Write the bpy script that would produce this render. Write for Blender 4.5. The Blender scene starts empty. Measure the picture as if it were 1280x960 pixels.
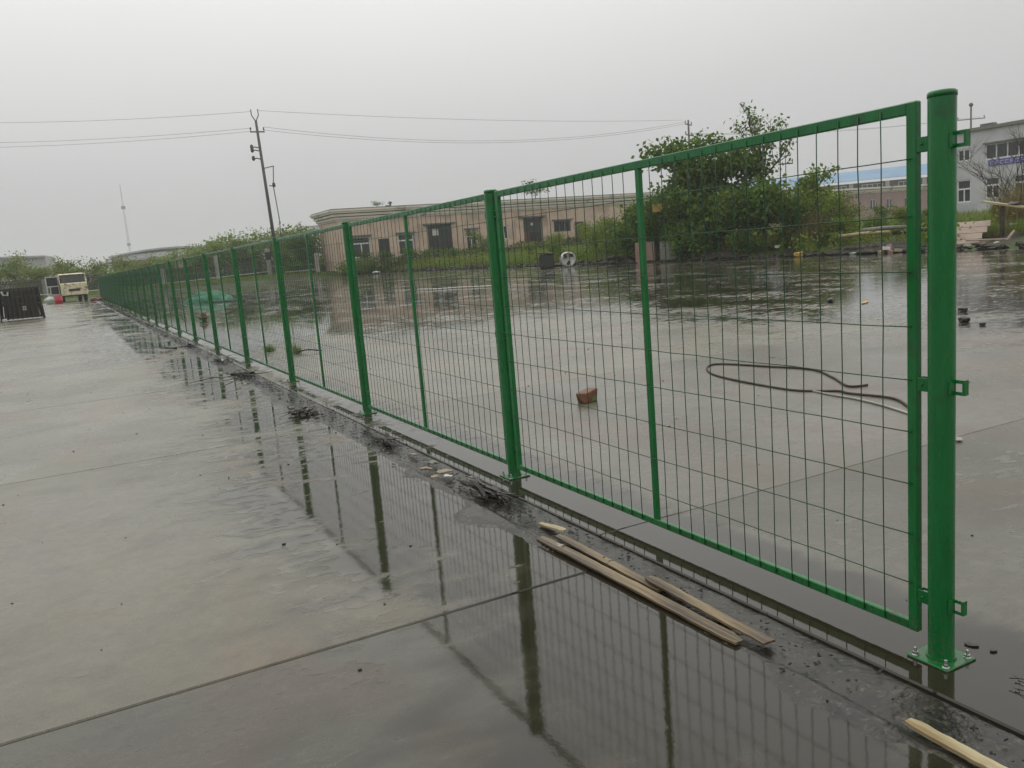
import bpy, math, random
import numpy as np
from mathutils import Vector, Matrix
random.seed(7); RS = np.random.RandomState(11)
C = bpy.context.scene.collection
scene = bpy.context.scene
R = math.radians

# ------------------------------------------------------------------ camera
cam_d = bpy.data.cameras.new('camera'); cam = bpy.data.objects.new('camera', cam_d); C.objects.link(cam)
YAW, PITCH, ROLL = 0.4767, 0.1616, -0.0819
fw = Vector((math.sin(YAW)*math.cos(PITCH), math.cos(YAW)*math.cos(PITCH), -math.sin(PITCH)))
r0 = Vector((math.cos(YAW), -math.sin(YAW), 0)); u0 = r0.cross(fw)
rr = math.cos(ROLL)*r0 + math.sin(ROLL)*u0; uu = -math.sin(ROLL)*r0 + math.cos(ROLL)*u0
m = Matrix(((rr.x, uu.x, -fw.x, -2.38), (rr.y, uu.y, -fw.y, 0), (rr.z, uu.z, -fw.z, 1.4572), (0, 0, 0, 1)))
cam.matrix_world = m
cam_d.sensor_width = 36; cam_d.lens = 1046.03/1280*36; cam_d.clip_start = .05; cam_d.clip_end = 6000
scene.camera = cam
# ------------------------------------------------------------------ world (overcast) and soft sun
SUN_EL, SUN_AZ = R(66), R(12)          # azimuth measured from +Y toward +X; the bright part of the cloud
SUN_ROT = SUN_AZ
SDIR = Vector((math.sin(SUN_AZ)*math.cos(SUN_EL), math.cos(SUN_AZ)*math.cos(SUN_EL), math.sin(SUN_EL)))
w = bpy.data.worlds.new('World'); scene.world = w; w.use_nodes = True
nt = w.node_tree; nt.nodes.clear()
def N(t, k, **kw):
    n = t.nodes.new(k)
    for a, b in kw.items(): setattr(n, a, b)
    return n
sky = N(nt, 'ShaderNodeTexSky', sky_type='NISHITA', sun_disc=False, sun_elevation=SUN_EL, sun_rotation=SUN_ROT)
sky.dust_density = 6; sky.air_density = 1.2
hs = N(nt, 'ShaderNodeHueSaturation'); hs.inputs['Saturation'].default_value = .12
nt.links.new(sky.outputs[0], hs.inputs['Color'])
tc = N(nt, 'ShaderNodeTexCoord'); sep = N(nt, 'ShaderNodeSeparateXYZ'); nt.links.new(tc.outputs['Generated'], sep.inputs[0])
ramp = N(nt, 'ShaderNodeValToRGB'); ramp.color_ramp.interpolation = 'EASE'
ramp.color_ramp.elements[0].position = 0; ramp.color_ramp.elements[0].color = (.50, .503, .51, 1)
ramp.color_ramp.elements[1].position = .42; ramp.color_ramp.elements[1].color = (.85, .855, .83, 1)
nt.links.new(sep.outputs['Z'], ramp.inputs[0])
cn = N(nt, 'ShaderNodeTexNoise'); cn.inputs['Scale'].default_value = 1.6; cn.inputs['Detail'].default_value = 3
mp = N(nt, 'ShaderNodeMapping'); mp.inputs['Scale'].default_value = (1, 1, 3)
nt.links.new(tc.outputs['Generated'], mp.inputs[0]); nt.links.new(mp.outputs[0], cn.inputs['Vector'])
mr = N(nt, 'ShaderNodeMapRange'); mr.inputs[1].default_value = .3; mr.inputs[2].default_value = .7; mr.inputs[3].default_value = 10.3; mr.inputs[4].default_value = 11.1
nt.links.new(cn.outputs[0], mr.inputs[0])
vm = N(nt, 'ShaderNodeVectorMath', operation='SCALE'); nt.links.new(ramp.outputs[0], vm.inputs[0]); nt.links.new(mr.outputs[0], vm.inputs['Scale'])
nrm = N(nt, 'ShaderNodeVectorMath', operation='NORMALIZE'); nt.links.new(tc.outputs['Generated'], nrm.inputs[0])
dot = N(nt, 'ShaderNodeVectorMath', operation='DOT_PRODUCT'); nt.links.new(nrm.outputs[0], dot.inputs[0]); dot.inputs[1].default_value = SDIR
gl = N(nt, 'ShaderNodeMapRange', interpolation_type='SMOOTHSTEP'); gl.inputs[1].default_value = .45; gl.inputs[2].default_value = 1.0; gl.inputs[3].default_value = 1.0; gl.inputs[4].default_value = 1.42
nt.links.new(dot.outputs['Value'], gl.inputs[0])
vm2 = N(nt, 'ShaderNodeVectorMath', operation='SCALE'); nt.links.new(vm.outputs[0], vm2.inputs[0]); nt.links.new(gl.outputs[0], vm2.inputs['Scale'])
mixw = N(nt, 'ShaderNodeMix', data_type='RGBA'); mixw.inputs[0].default_value = .93
nt.links.new(hs.outputs[0], mixw.inputs[6]); nt.links.new(vm2.outputs[0], mixw.inputs[7])
bg = N(nt, 'ShaderNodeBackground'); bg.inputs[1].default_value = .1
nt.links.new(mixw.outputs[2], bg.inputs[0])
ow = N(nt, 'ShaderNodeOutputWorld'); nt.links.new(bg.outputs[0], ow.inputs[0])
sl = bpy.data.lights.new('sun', 'SUN'); sl.energy = .5; sl.angle = R(40); sl.color = (1, .98, .95)
so = bpy.data.objects.new('sun', sl); C.objects.link(so)
so.rotation_euler = SDIR.to_track_quat('Z', 'Y').to_euler()
scene.view_settings.view_transform = 'Standard'; scene.view_settings.look = 'None'
scene.view_settings.exposure = 0.0; scene.view_settings.gamma = 1
scene.render.resolution_x = 1024; scene.render.resolution_y = 768
scene.cycles.volume_bounces = 1; scene.cycles.max_bounces = 8; scene.cycles.transparent_max_bounces = 8
scene.cycles.volume_step_rate = 5

# ------------------------------------------------------------------ materials
MATS = {}
def newmat(name):
    mt = bpy.data.materials.new(name); mt.use_nodes = True; MATS[name] = mt
    return mt, mt.node_tree, mt.node_tree.nodes['Principled BSDF']
def setb(b, col=None, rough=None, metal=None, spec=None, coat=None):
    if col is not None: b.inputs['Base Color'].default_value = (*col, 1)
    if rough is not None: b.inputs['Roughness'].default_value = rough
    if metal is not None: b.inputs['Metallic'].default_value = metal
    if spec is not None: b.inputs['Specular IOR Level'].default_value = spec
    if coat is not None: b.inputs['Coat Weight'].default_value = coat; b.inputs['Coat Roughness'].default_value = .08
def mat(name, c1, c2, rough=.6, scale=3, detail=5, bump=0, bscale=30, metal=0, spec=.5, lo=.35, hi=.65, c3=None, s3=1, l3=.6, h3=.72, stretch=None, world=False, rvar=0, island=False, bdist=.01):
    mt, t, b = newmat(name); setb(b, None, rough, metal, spec)
    if world: src = N(t, 'ShaderNodeNewGeometry').outputs['Position']
    else: src = N(t, 'ShaderNodeTexCoord').outputs['Object']
    if stretch:
        mm = N(t, 'ShaderNodeMapping'); mm.inputs['Scale'].default_value = stretch; t.links.new(src, mm.inputs[0]); src2 = mm.outputs[0]
    else: src2 = src
    n = N(t, 'ShaderNodeTexNoise'); n.inputs['Scale'].default_value = scale; n.inputs['Detail'].default_value = detail
    t.links.new(src2, n.inputs['Vector'])
    mr = N(t, 'ShaderNodeMapRange'); mr.inputs[1].default_value = lo; mr.inputs[2].default_value = hi
    t.links.new((N(t, 'ShaderNodeNewGeometry').outputs['Random Per Island'] if island else n.outputs[0]), mr.inputs[0])
    if island: mr.inputs[1].default_value = 0; mr.inputs[2].default_value = 1
    mx = N(t, 'ShaderNodeMix', data_type='RGBA'); mx.inputs[6].default_value = (*c1, 1); mx.inputs[7].default_value = (*c2, 1)
    t.links.new(mr.outputs[0], mx.inputs[0]); out = mx.outputs[2]
    if c3:
        n3 = N(t, 'ShaderNodeTexNoise'); n3.inputs['Scale'].default_value = s3; n3.inputs['Detail'].default_value = 6; t.links.new(src, n3.inputs['Vector'])
        m3 = N(t, 'ShaderNodeMapRange'); m3.inputs[1].default_value = l3; m3.inputs[2].default_value = h3; t.links.new(n3.outputs[0], m3.inputs[0])
        x3 = N(t, 'ShaderNodeMix', data_type='RGBA'); x3.inputs[7].default_value = (*c3, 1); t.links.new(out, x3.inputs[6]); t.links.new(m3.outputs[0], x3.inputs[0]); out = x3.outputs[2]
    if rvar:
        oi = N(t, 'ShaderNodeObjectInfo'); mo = N(t, 'ShaderNodeMapRange'); mo.inputs[3].default_value = 1-rvar; mo.inputs[4].default_value = 1+rvar
        t.links.new(oi.outputs['Random'], mo.inputs[0]); vs = N(t, 'ShaderNodeVectorMath', operation='SCALE'); t.links.new(out, vs.inputs[0]); t.links.new(mo.outputs[0], vs.inputs['Scale']); out = vs.outputs[0]
    t.links.new(out, b.inputs['Base Color'])
    if bump:
        nb = N(t, 'ShaderNodeTexNoise'); nb.inputs['Scale'].default_value = bscale; nb.inputs['Detail'].default_value = 4; t.links.new(src2, nb.inputs['Vector'])
        bp = N(t, 'ShaderNodeBump'); bp.inputs['Strength'].default_value = bump; bp.inputs['Distance'].default_value = bdist
        t.links.new(nb.outputs[0], bp.inputs['Height']); t.links.new(bp.outputs[0], b.inputs['Normal'])
    return mt
def leafmat(name, c1, c2, c3=None):
    mt = mat(name, c1, c2, rough=.55, spec=.2, island=True, c3=c3, s3=.5, l3=.45, h3=.65, rvar=.12)
    t = mt.node_tree; b = t.nodes['Principled BSDF']; o = t.nodes['Material Output']
    tr = N(t, 'ShaderNodeBsdfTranslucent'); src = b.inputs['Base Color'].links[0].from_socket
    t.links.new(src, tr.inputs[0]); ms = N(t, 'ShaderNodeMixShader'); ms.inputs[0].default_value = .35
    t.links.new(b.outputs[0], ms.inputs[1]); t.links.new(tr.outputs[0], ms.inputs[2]); t.links.new(ms.outputs[0], o.inputs[0])
    return mt

def wet_concrete():
    mt, t, b = newmat('wet_concrete')
    L = t.links.new
    pos = N(t, 'ShaderNodeNewGeometry').outputs['Position']
    def noise(scale, detail=4, sc=None, dist=0, rough=.5):
        n = N(t, 'ShaderNodeTexNoise'); n.inputs['Scale'].default_value = scale; n.inputs['Detail'].default_value = detail; n.inputs['Distortion'].default_value = dist; n.inputs['Roughness'].default_value = rough
        if sc:
            mm = N(t, 'ShaderNodeMapping'); mm.inputs['Scale'].default_value = sc; L(pos, mm.inputs[0]); L(mm.outputs[0], n.inputs['Vector'])
        else: L(pos, n.inputs['Vector'])
        return n.outputs[0]
    def rng(s, a, bb, c, d):
        r_ = N(t, 'ShaderNodeMapRange', interpolation_type='SMOOTHSTEP'); r_.inputs[1].default_value = a; r_.inputs[2].default_value = bb; r_.inputs[3].default_value = c; r_.inputs[4].default_value = d
        L(s, r_.inputs[0]); return r_.outputs[0]
    def math_(op, a, bb):
        q = N(t, 'ShaderNodeMath', operation=op)
        for i, v in enumerate((a, bb)):
            if isinstance(v, (int, float)): q.inputs[i].default_value = v
            else: L(v, q.inputs[i])
        return q.outputs[0]
    def mixc(f, a, bb):
        q = N(t, 'ShaderNodeMix', data_type='RGBA')
        if isinstance(f, (int, float)): q.inputs[0].default_value = f
        else: L(f, q.inputs[0])
        for i, v in ((6, a), (7, bb)):
            if isinstance(v, tuple): q.inputs[i].default_value = (*v, 1)
            else: L(v, q.inputs[i])
        return q.outputs[2]
    sp = N(t, 'ShaderNodeSeparateXYZ'); L(pos, sp.inputs[0]); X, Y = sp.outputs[0], sp.outputs[1]
    # colour
    c = mixc(rng(noise(.55, 5), .35, .65, 0, 1), (.119, .111, .080), (.172, .163, .124))
    c = mixc(rng(noise(1.3, 7, (1, .45, 1), .6), .48, .68, 0, .65), c, (.150, .105, .066))     # brown silt
    c = mixc(rng(noise(2.6, 7, None, .4, .65), .5, .75, 0, .5), c, (.07, .064, .05))           # damp stains
    c = mixc(rng(noise(75, 3), .62, .72, 0, .5), c, (.06, .055, .045))                       # grit
    c = mixc(rng(noise(110, 2), .66, .74, 0, .5), c, (.36, .34, .30))
    c = mixc(rng(noise(13, 7, None, .3, .7), .35, .7, 0, .32), c, (.06, .052, .036))         # mottled cement skin
    c = mixc(rng(noise(230, 2), .60, .70, 0, .35), c, (.30, .28, .23))
    oi = N(t, 'ShaderNodeObjectInfo')                     # slab tone set by row: darkest in the row nearest the camera
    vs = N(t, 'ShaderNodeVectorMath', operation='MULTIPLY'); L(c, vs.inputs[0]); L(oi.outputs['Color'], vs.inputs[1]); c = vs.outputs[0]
    # puddles: low ground on both sides of the channel, and most of the far yard
    near = math_('MULTIPLY', rng(X, -2.5, -.5, 0, 1), rng(X, .15, .5, 1, 0))
    yard = math_('MULTIPLY', rng(X, 4, 10, 0, 1), .72)
    far = math_('MULTIPLY', rng(Y, 9, 20, 0, 1), math_('MAXIMUM', rng(X, -3.6, -.9, .1, .72), rng(X, -.2, .3, 0, .85)))
    near = math_('MULTIPLY', near, rng(Y, 4.2, 7.0, 1, .58))
    bias = math_('MAXIMUM', math_('MAXIMUM', near, math_('MULTIPLY', yard, .95)), math_('MULTIPLY', far, .8))
    pn = math_('ADD', math_('ADD', math_('MULTIPLY', noise(.8, 4, (1, .6, 1), .3), .28), math_('MULTIPLY', noise(3.4, 4, (.8, 1.5, 1), .3), .30)), math_('MULTIPLY', noise(11, 5, (.7, 1.2, 1)), .42))
    s = math_('ADD', pn, math_('MULTIPLY', bias, .26))
    s = math_('ADD', s, rng(Y, 2.95, 3.12, .09, 0))          # the nearest slab lies lowest and is filmed over
    W = rng(s, .595, .645, 0, 1)
    damp = rng(noise(.9, 4, None, .5), .35, .65, 0, 1)
    soft = math_('ADD', math_('ADD', math_('MULTIPLY', noise(.8, 4, (1, .6, 1), .3), .6), math_('MULTIPLY', noise(3.4, 3, (.8, 1.5, 1), .3), .4)), math_('MULTIPLY', bias, .26))
    dark = mixc(math_('MULTIPLY', math_('MULTIPLY', rng(soft, .50, .72, 0, 1), rng(bias, 0, .5, .3, 1)), .90), c, (.018, .014, .007))
    L(dark, b.inputs['Base Color'])
    rbase = math_('ADD', math_('MULTIPLY', damp, .13), .20)
    wave = math_('MULTIPLY', rng(X, 4, 12, 0, 1), rng(Y, 2, 8, .4, 1))
    rough = math_('ADD', math_('MULTIPLY', math_('SUBTRACT', 1, W), rbase), math_('ADD', math_('MULTIPLY', wave, .05), .012))
    L(rough, b.inputs['Roughness'])
    b.inputs['IOR'].default_value = 1.52
    # relief: wet grain outside the puddles, faint ripples inside
    g = math_('ADD', math_('MULTIPLY', noise(45, 5, None, 0, .7), .0016), math_('MULTIPLY', noise(9, 3), .0010))
    g = math_('MULTIPLY', g, math_('SUBTRACT', 1.05, W))
    rip = math_('ADD', math_('MULTIPLY', noise(22, 2, (1, .7, 1)), .00018), math_('MULTIPLY', noise(150, 2), .00003))
    rip2 = math_('MULTIPLY', noise(1.7, 1, (1, 1, 1)), .0008)
    hgt = math_('ADD', math_('ADD', math_('ADD', g, rip), rip2), math_('MULTIPLY', math_('MULTIPLY', wave, noise(5, 3, (1, 1, 1), .4)), .0030))
    bp = N(t, 'ShaderNodeBump'); bp.inputs['Strength'].default_value = 1; bp.inputs['Distance'].default_value = 1
    L(hgt, bp.inputs['Height']); L(bp.outputs[0], b.inputs['Normal'])
    return mt
WET = wet_concrete()

def paint():
    mt = mat('green_paint', (.003, .125, .026), (.005, .155, .034), rough=.22, scale=14, bump=.12, bscale=60, bdist=.004, c3=(.02, .075, .03), s3=9, l3=.58, h3=.75, stretch=(1, 1, .25))
    t = mt.node_tree; b = t.nodes['Principled BSDF']; src = b.inputs['Base Color'].links[0].from_socket; L = t.links.new
    tcn = N(t, 'ShaderNodeTexCoord'); sx = N(t, 'ShaderNodeSeparateXYZ'); L(N(t, 'ShaderNodeNewGeometry').outputs['Position'], sx.inputs[0])
    h = N(t, 'ShaderNodeMapRange'); h.inputs[1].default_value = .0; h.inputs[2].default_value = .30; h.inputs[3].default_value = .13; h.inputs[4].default_value = 0; L(sx.outputs[2], h.inputs[0])
    n = N(t, 'ShaderNodeTexNoise'); n.inputs['Scale'].default_value = 90; n.inputs['Detail'].default_value = 5; L(tcn.outputs['Object'], n.inputs['Vector'])
    a = N(t, 'ShaderNodeMath', operation='ADD'); L(h.outputs[0], a.inputs[0]); L(n.outputs[0], a.inputs[1])
    f = N(t, 'ShaderNodeMapRange'); f.inputs[1].default_value = .64; f.inputs[2].default_value = .74; f.inputs[4].default_value = .75; L(a.outputs[0], f.inputs[0])
    mx = N(t, 'ShaderNodeMix', data_type='RGBA'); mx.inputs[7].default_value = (.10, .085, .055, 1); L(src, mx.inputs[6]); L(f.outputs[0], mx.inputs[0]); L(mx.outputs[2], b.inputs['Base Color'])
    n2 = N(t, 'ShaderNodeTexNoise'); n2.inputs['Scale'].default_value = 7; n2.inputs['Detail'].default_value = 6; mm = N(t, 'ShaderNodeMapping'); mm.inputs['Scale'].default_value = (4, 4, .5); L(tcn.outputs['Object'], mm.inputs[0]); L(mm.outputs[0], n2.inputs['Vector'])
    r_ = N(t, 'ShaderNodeMapRange'); r_.inputs[1].default_value = .35; r_.inputs[2].default_value = .7; r_.inputs[3].default_value = .14; r_.inputs[4].default_value = .42; L(n2.outputs[0], r_.inputs[0]); L(r_.outputs[0], b.inputs['Roughness'])
    return mt
GREEN = paint()
FRAMEG = GREEN
GWIRE = mat('green_wire', (.005, .050, .017), (.007, .068, .024), rough=.4, scale=20)
STEEL = mat('bolt_steel', (.55, .55, .54), (.4, .4, .38), rough=.25, metal=1, scale=60)
MUD = mat('wet_mud', (.009, .008, .006), (.034, .029, .021), rough=.24, scale=5, detail=9, bump=.55, bscale=38, bdist=.008, world=True, c3=(.07, .06, .045), s3=45, l3=.56, h3=.70)
SOIL = mat('muddy_soil', (.020, .017, .011), (.048, .040, .027), spec=.2, rough=.7, scale=.6, bump=.8, bscale=8, bdist=.05, world=True, c3=(.05, .075, .018), s3=.25, l3=.42, h3=.55)
SOILD = mat('dark_earth', (.012, .010, .007), (.036, .029, .019), spec=.2, rough=.7, scale=3, bump=1, bscale=9, bdist=.08, world=True, c3=(.10, .085, .06), s3=6, l3=.56, h3=.66, detail=8)
WOOD = mat('wet_timber', (.31, .225, .11), (.055, .036, .02), rough=.33, scale=4, stretch=(9, .5, 9), bump=.6, bscale=9, c3=None, detail=12, lo=.3, hi=.62)
PALEWOOD = mat('pale_yellow_timber', (.50, .44, .26), (.24, .16, .07), rough=.4, scale=5, stretch=(9, .6, 9), bump=.5, bscale=9, detail=10)
GREYWOOD = mat('weathered_board', (.27, .20, .15), (.36, .28, .22), rough=.6, scale=4, stretch=(1, 7, 7), bump=.4, bscale=10)
BARK = mat('bark', (.035, .026, .018), (.075, .058, .040), rough=.7, scale=6, bump=.6, bscale=25)
DEBRIS = mat('sodden_dark_debris', (.012, .010, .008), (.035, .028, .020), rough=.3, scale=12, bump=.6, bscale=60, rvar=.25)
CHIP = mat('rotten_chips', (.010, .008, .006), (.030, .024, .017), rough=.6, scale=12, spec=.25)
BLACK = mat('black_steel', (.014, .014, .013), (.03, .028, .024), rough=.4, scale=9, c3=(.06, .05, .035), s3=4, l3=.6, h3=.75)
RUBBER = mat('rubber', (.012, .012, .012), (.03, .028, .025), rough=.7, scale=20)
CREAM = mat('rusty_cream_paint', (.62, .57, .36), (.70, .65, .44), rough=.45, scale=4, c3=(.24, .15, .06), s3=2.6, l3=.54, h3=.64)
PALEMET = mat('pale_painted_steel', (.55, .56, .55), (.42, .43, .42), rough=.45, scale=5)
GLASS = mat('dark_glass', (.018, .022, .024), (.035, .04, .042), rough=.08, scale=1)
DARKIN = mat('dark_interior', (.010, .010, .010), (.02, .02, .02), rough=.8, scale=1)
WHITE = mat('white_frame', (.8, .8, .79), (.7, .71, .7), rough=.4, scale=4)
PINK = mat('pink_tile', (.56, .42, .32), (.64, .49, .385), rough=.6, scale=1.2, world=True, c3=(.36, .26, .19), s3=.5, l3=.5, h3=.7, bump=.3, bscale=20)
PINK2 = mat('dull_pink_tile', (.30, .19, .165), (.35, .225, .19), rough=.6, scale=.8, world=True)
CORN = mat('cream_cornice', (.66, .61, .50), (.76, .71, .60), rough=.6, scale=.9, world=True, c3=(.26, .25, .19), s3=.7, l3=.58, h3=.72, stretch=(.5, .5, 3))
ROOFG = mat('roof_grey', (.12, .12, .12), (.17, .17, .165), rough=.6, scale=.5, world=True)
FARW = mat('far_haze_paled_wall', (.62, .62, .61), (.68, .68, .67), rough=.8, scale=.05, world=True)  # wall colour paled to carry the haze of distance
FARR = mat('far_haze_paled_roof', (.36, .36, .37), (.42, .42, .42), rough=.7, scale=.05, world=True)  # roof grey paled for haze as well; the mast shares it
WALLW = mat('pale_render', (.50, .50, .52), (.57, .57, .58), rough=.7, scale=.4, world=True, c3=(.42, .42, .43), s3=.7, l3=.5, h3=.75)
BLUER = mat('blue_roof_sheet', (.10, .22, .37), (.13, .27, .42), rough=.45, scale=.3, world=True, stretch=(1, 1, .2))
BLUES = mat('blue_banner', (.06, .07, .34), (.11, .13, .45), rough=.5, scale=2)
DOORG = mat('grey_shutter', (.018, .022, .022), (.03, .034, .034), rough=.4, scale=2)
DOORR = mat('red_brown_door', (.13, .035, .02), (.09, .025, .015), rough=.5, scale=2)
CONC = mat('pale_concrete', (.42, .40, .36), (.30, .29, .26), rough=.7, scale=3, bump=.3, bscale=20)
PINKC = mat('pinkish_block', (.36, .23, .19), (.29, .18, .15), rough=.6, scale=4, stretch=(3, 3, .6), bump=.3, bscale=20)
GREYC = mat('grey_block', (.22, .22, .19), (.15, .16, .12), rough=.6, scale=4, stretch=(3, 3, .6), bump=.3, bscale=20)
POLEM = mat('wet_pole', (.06, .052, .047), (.10, .088, .078), rough=.6, scale=5, stretch=(1, 1, .2))
WIREM = mat('cable', (.03, .03, .03), (.04, .04, .04), rough=.5, scale=5)
BRICKM = mat('brown_brick', (.17, .065, .028), (.10, .045, .02), rough=.5, scale=14, bump=.6, bscale=60, c3=(.12, .16, .03), s3=9, l3=.55, h3=.65)
RED = mat('red_plastic', (.50, .015, .03), (.38, .02, .03), rough=.35, scale=5)
SACK = mat('pale_sack', (.50, .52, .47), (.22, .40, .33), rough=.6, scale=2.5)
NET = mat('green_netting', (.008, .12, .06), (.012, .19, .10), rough=.5, scale=6, bump=.8, bscale=20)
LITTER = mat('white_litter', (.62, .62, .58), (.48, .47, .42), rough=.5, scale=8)
TAN = mat('tan_scrap', (.32, .25, .17), (.22, .16, .10), rough=.4, scale=20)
YEL = mat('yellow_panel', (.50, .33, .06), (.42, .25, .05), rough=.5, scale=4)
LEAF_T = leafmat('tree_leaf', (.045, .105, .010), (.15, .26, .035), (.12, .17, .018))
LEAF_B = leafmat('bush_leaf', (.085, .155, .014), (.24, .32, .045), (.18, .19, .03))
LEAF_L = leafmat('pale_leaf', (.17, .25, .05), (.31, .38, .10), (.12, .20, .04))
GRASS = leafmat('grass_blade', (.10, .19, .022), (.24, .33, .05), (.20, .19, .06))
REED = leafmat('dry_reed', (.20, .155, .06), (.33, .27, .12), (.10, .12, .03))

# ------------------------------------------------------------------ mesh helpers
class MB:
    def __init__(s): s.v = []; s.f = []; s.sm = []
    def add(s, vs, fs, smooth=False):
        k = len(s.v); s.v += [tuple(q) for q in vs]; s.f += [tuple(i+k for i in f) for f in fs]; s.sm += [smooth]*len(fs); return s
    def box(s, a, b):
        x0, y0, z0 = a; x1, y1, z1 = b
        return s.add([(x0, y0, z0), (x1, y0, z0), (x1, y1, z0), (x0, y1, z0), (x0, y0, z1), (x1, y0, z1), (x1, y1, z1), (x0, y1, z1)],
              [(0, 3, 2, 1), (4, 5, 6, 7), (0, 1, 5, 4), (1, 2, 6, 5), (2, 3, 7, 6), (3, 0, 4, 7)])
    def obox(s, c, size, mtx):
        vs = [mtx @ Vector((sx*size[0]/2, sy*size[1]/2, sz*size[2]/2)) + Vector(c) for sz in (-1, 1) for sx, sy in ((-1, -1), (1, -1), (1, 1), (-1, 1))]
        return s.add(vs, [(0, 3, 2, 1), (4, 5, 6, 7), (0, 1, 5, 4), (1, 2, 6, 5), (2, 3, 7, 6), (3, 0, 4, 7)])
    def bbox(s, a, b, bev=.003):
        """box with chamfered edges"""
        import bmesh
        bm = bmesh.new(); bmesh.ops.create_cube(bm, size=1)
        for v in bm.verts: v.co = Vector([(a[i]+b[i])/2 + v.co[i]*(b[i]-a[i]) for i in range(3)])
        bmesh.ops.bevel(bm, geom=bm.edges[:], offset=bev, segments=1, affect='EDGES')
        bm.verts.index_update(); s.add([v.co for v in bm.verts], [[v.index for v in f.verts] for f in bm.faces]); bm.free(); return s
    def tube(s, pts, rad, n=6, cap=True, smooth=True):
        pts = [Vector(p) for p in pts]; rad = rad if isinstance(rad, (list, tuple)) else [rad]*len(pts)
        d0 = (pts[1]-pts[0]).normalized(); a = Vector((0, 0, 1)) if abs(d0.z) < .9 else Vector((1, 0, 0))
        x = d0.cross(a).normalized(); vs = []
        for i, p in enumerate(pts):
            d = (pts[min(i+1, len(pts)-1)]-pts[max(i-1, 0)]).normalized()
            x = (x-d*x.dot(d)).normalized(); y = d.cross(x)
            for k in range(n):
                t = 2*math.pi*k/n; vs.append(p+(x*math.cos(t)+y*math.sin(t))*rad[i])
        fs = [(i*n+k, i*n+(k+1) % n, (i+1)*n+(k+1) % n, (i+1)*n+k) for i in range(len(pts)-1) for k in range(n)]
        k0 = len(s.v); s.add(vs, fs, smooth)
        if cap:
            m_ = k0+len(vs)-n; s.f += [tuple(range(k0, k0+n))[::-1], tuple(range(m_, m_+n))]; s.sm += [False, False]
        return s
    def lathe(s, prof, n=16, c=(0, 0, 0), smooth=True):
        vs = [(c[0]+r_*math.cos(2*math.pi*k/n), c[1]+r_*math.sin(2*math.pi*k/n), c[2]+z) for r_, z in prof for k in range(n)]
        return s.add(vs, [(i*n+k, i*n+(k+1) % n, (i+1)*n+(k+1) % n, (i+1)*n+k) for i in range(len(prof)-1) for k in range(n)], smooth)
    def mesh(s, name, mt):
        me = bpy.data.meshes.new(name); me.from_pydata(s.v, [], s.f)
        me.polygons.foreach_set('use_smooth', s.sm); me.materials.append(mt); me.update(); return me
    def build(s, name, mt, parent=None, loc=None, rot=None):
        return link(name, s.mesh(name, mt), parent, loc, rot)
def link(name, me, parent=None, loc=None, rot=None):
    o = bpy.data.objects.new(name, me); C.objects.link(o)
    if parent is not None: o.parent = parent
    if loc is not None: o.location = loc
    if rot is not None: o.rotation_euler = rot
    return o
def tag(o, label, cat, group=None, kind=None):
    o['label'] = label; o['category'] = cat
    if group: o['group'] = group
    if kind: o['kind'] = kind
    return o
def thing(name, label, cat, loc=(0, 0, 0), rz=0, group=None):
    return tag(link(name, None, None, loc, (0, 0, rz)), label, cat, group)
def struct(o): o['kind'] = 'structure'; return o
def stuff(o): o['kind'] = 'stuff'; return o
def npmesh(name, V, F, mt, smooth=False):
    me = bpy.data.meshes.new(name); V = np.asarray(V, dtype=np.float32); F = np.asarray(F, dtype=np.int32)
    me.vertices.add(len(V)); me.vertices.foreach_set('co', V.ravel())
    k = F.shape[1]; me.loops.add(F.size); me.loops.foreach_set('vertex_index', F.ravel())
    me.polygons.add(len(F)); me.polygons.foreach_set('loop_start', np.arange(0, F.size, k, dtype=np.int32))
    me.polygons.foreach_set('loop_total', np.full(len(F), k, dtype=np.int32))
    if smooth: me.polygons.foreach_set('use_smooth', np.ones(len(F), dtype=bool))
    me.materials.append(mt); me.update(calc_edges=True); me.validate(); return me
_tab = RS.rand(256, 256)
def vnoise(x, y):
    x = np.asarray(x, float); y = np.asarray(y, float); xi = np.floor(x).astype(int); yi = np.floor(y).astype(int); fx = x-xi; fy = y-yi
    fx = fx*fx*(3-2*fx); fy = fy*fy*(3-2*fy); g = lambda a, b: _tab[a & 255, b & 255]
    return (g(xi, yi)*(1-fx)+g(xi+1, yi)*fx)*(1-fy)+(g(xi, yi+1)*(1-fx)+g(xi+1, yi+1)*fx)*fy
def fbm(x, y, o=4):
    s = 0; a = .5
    for i in range(o): s = s+a*vnoise(x*2**i+17*i, y*2**i+5*i); a *= .5
    return s/.94
def grid(xs, ys, zf):
    X, Y = np.meshgrid(xs, ys); Z = zf(X, Y); V = np.stack([X, Y, Z], -1).reshape(-1, 3); nx, ny = len(xs), len(ys)
    i = np.arange(nx-1)[None, :]+np.arange(ny-1)[:, None]*nx; i = i.ravel()
    return V, np.stack([i, i+1, i+1+nx, i+nx], -1)
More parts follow.
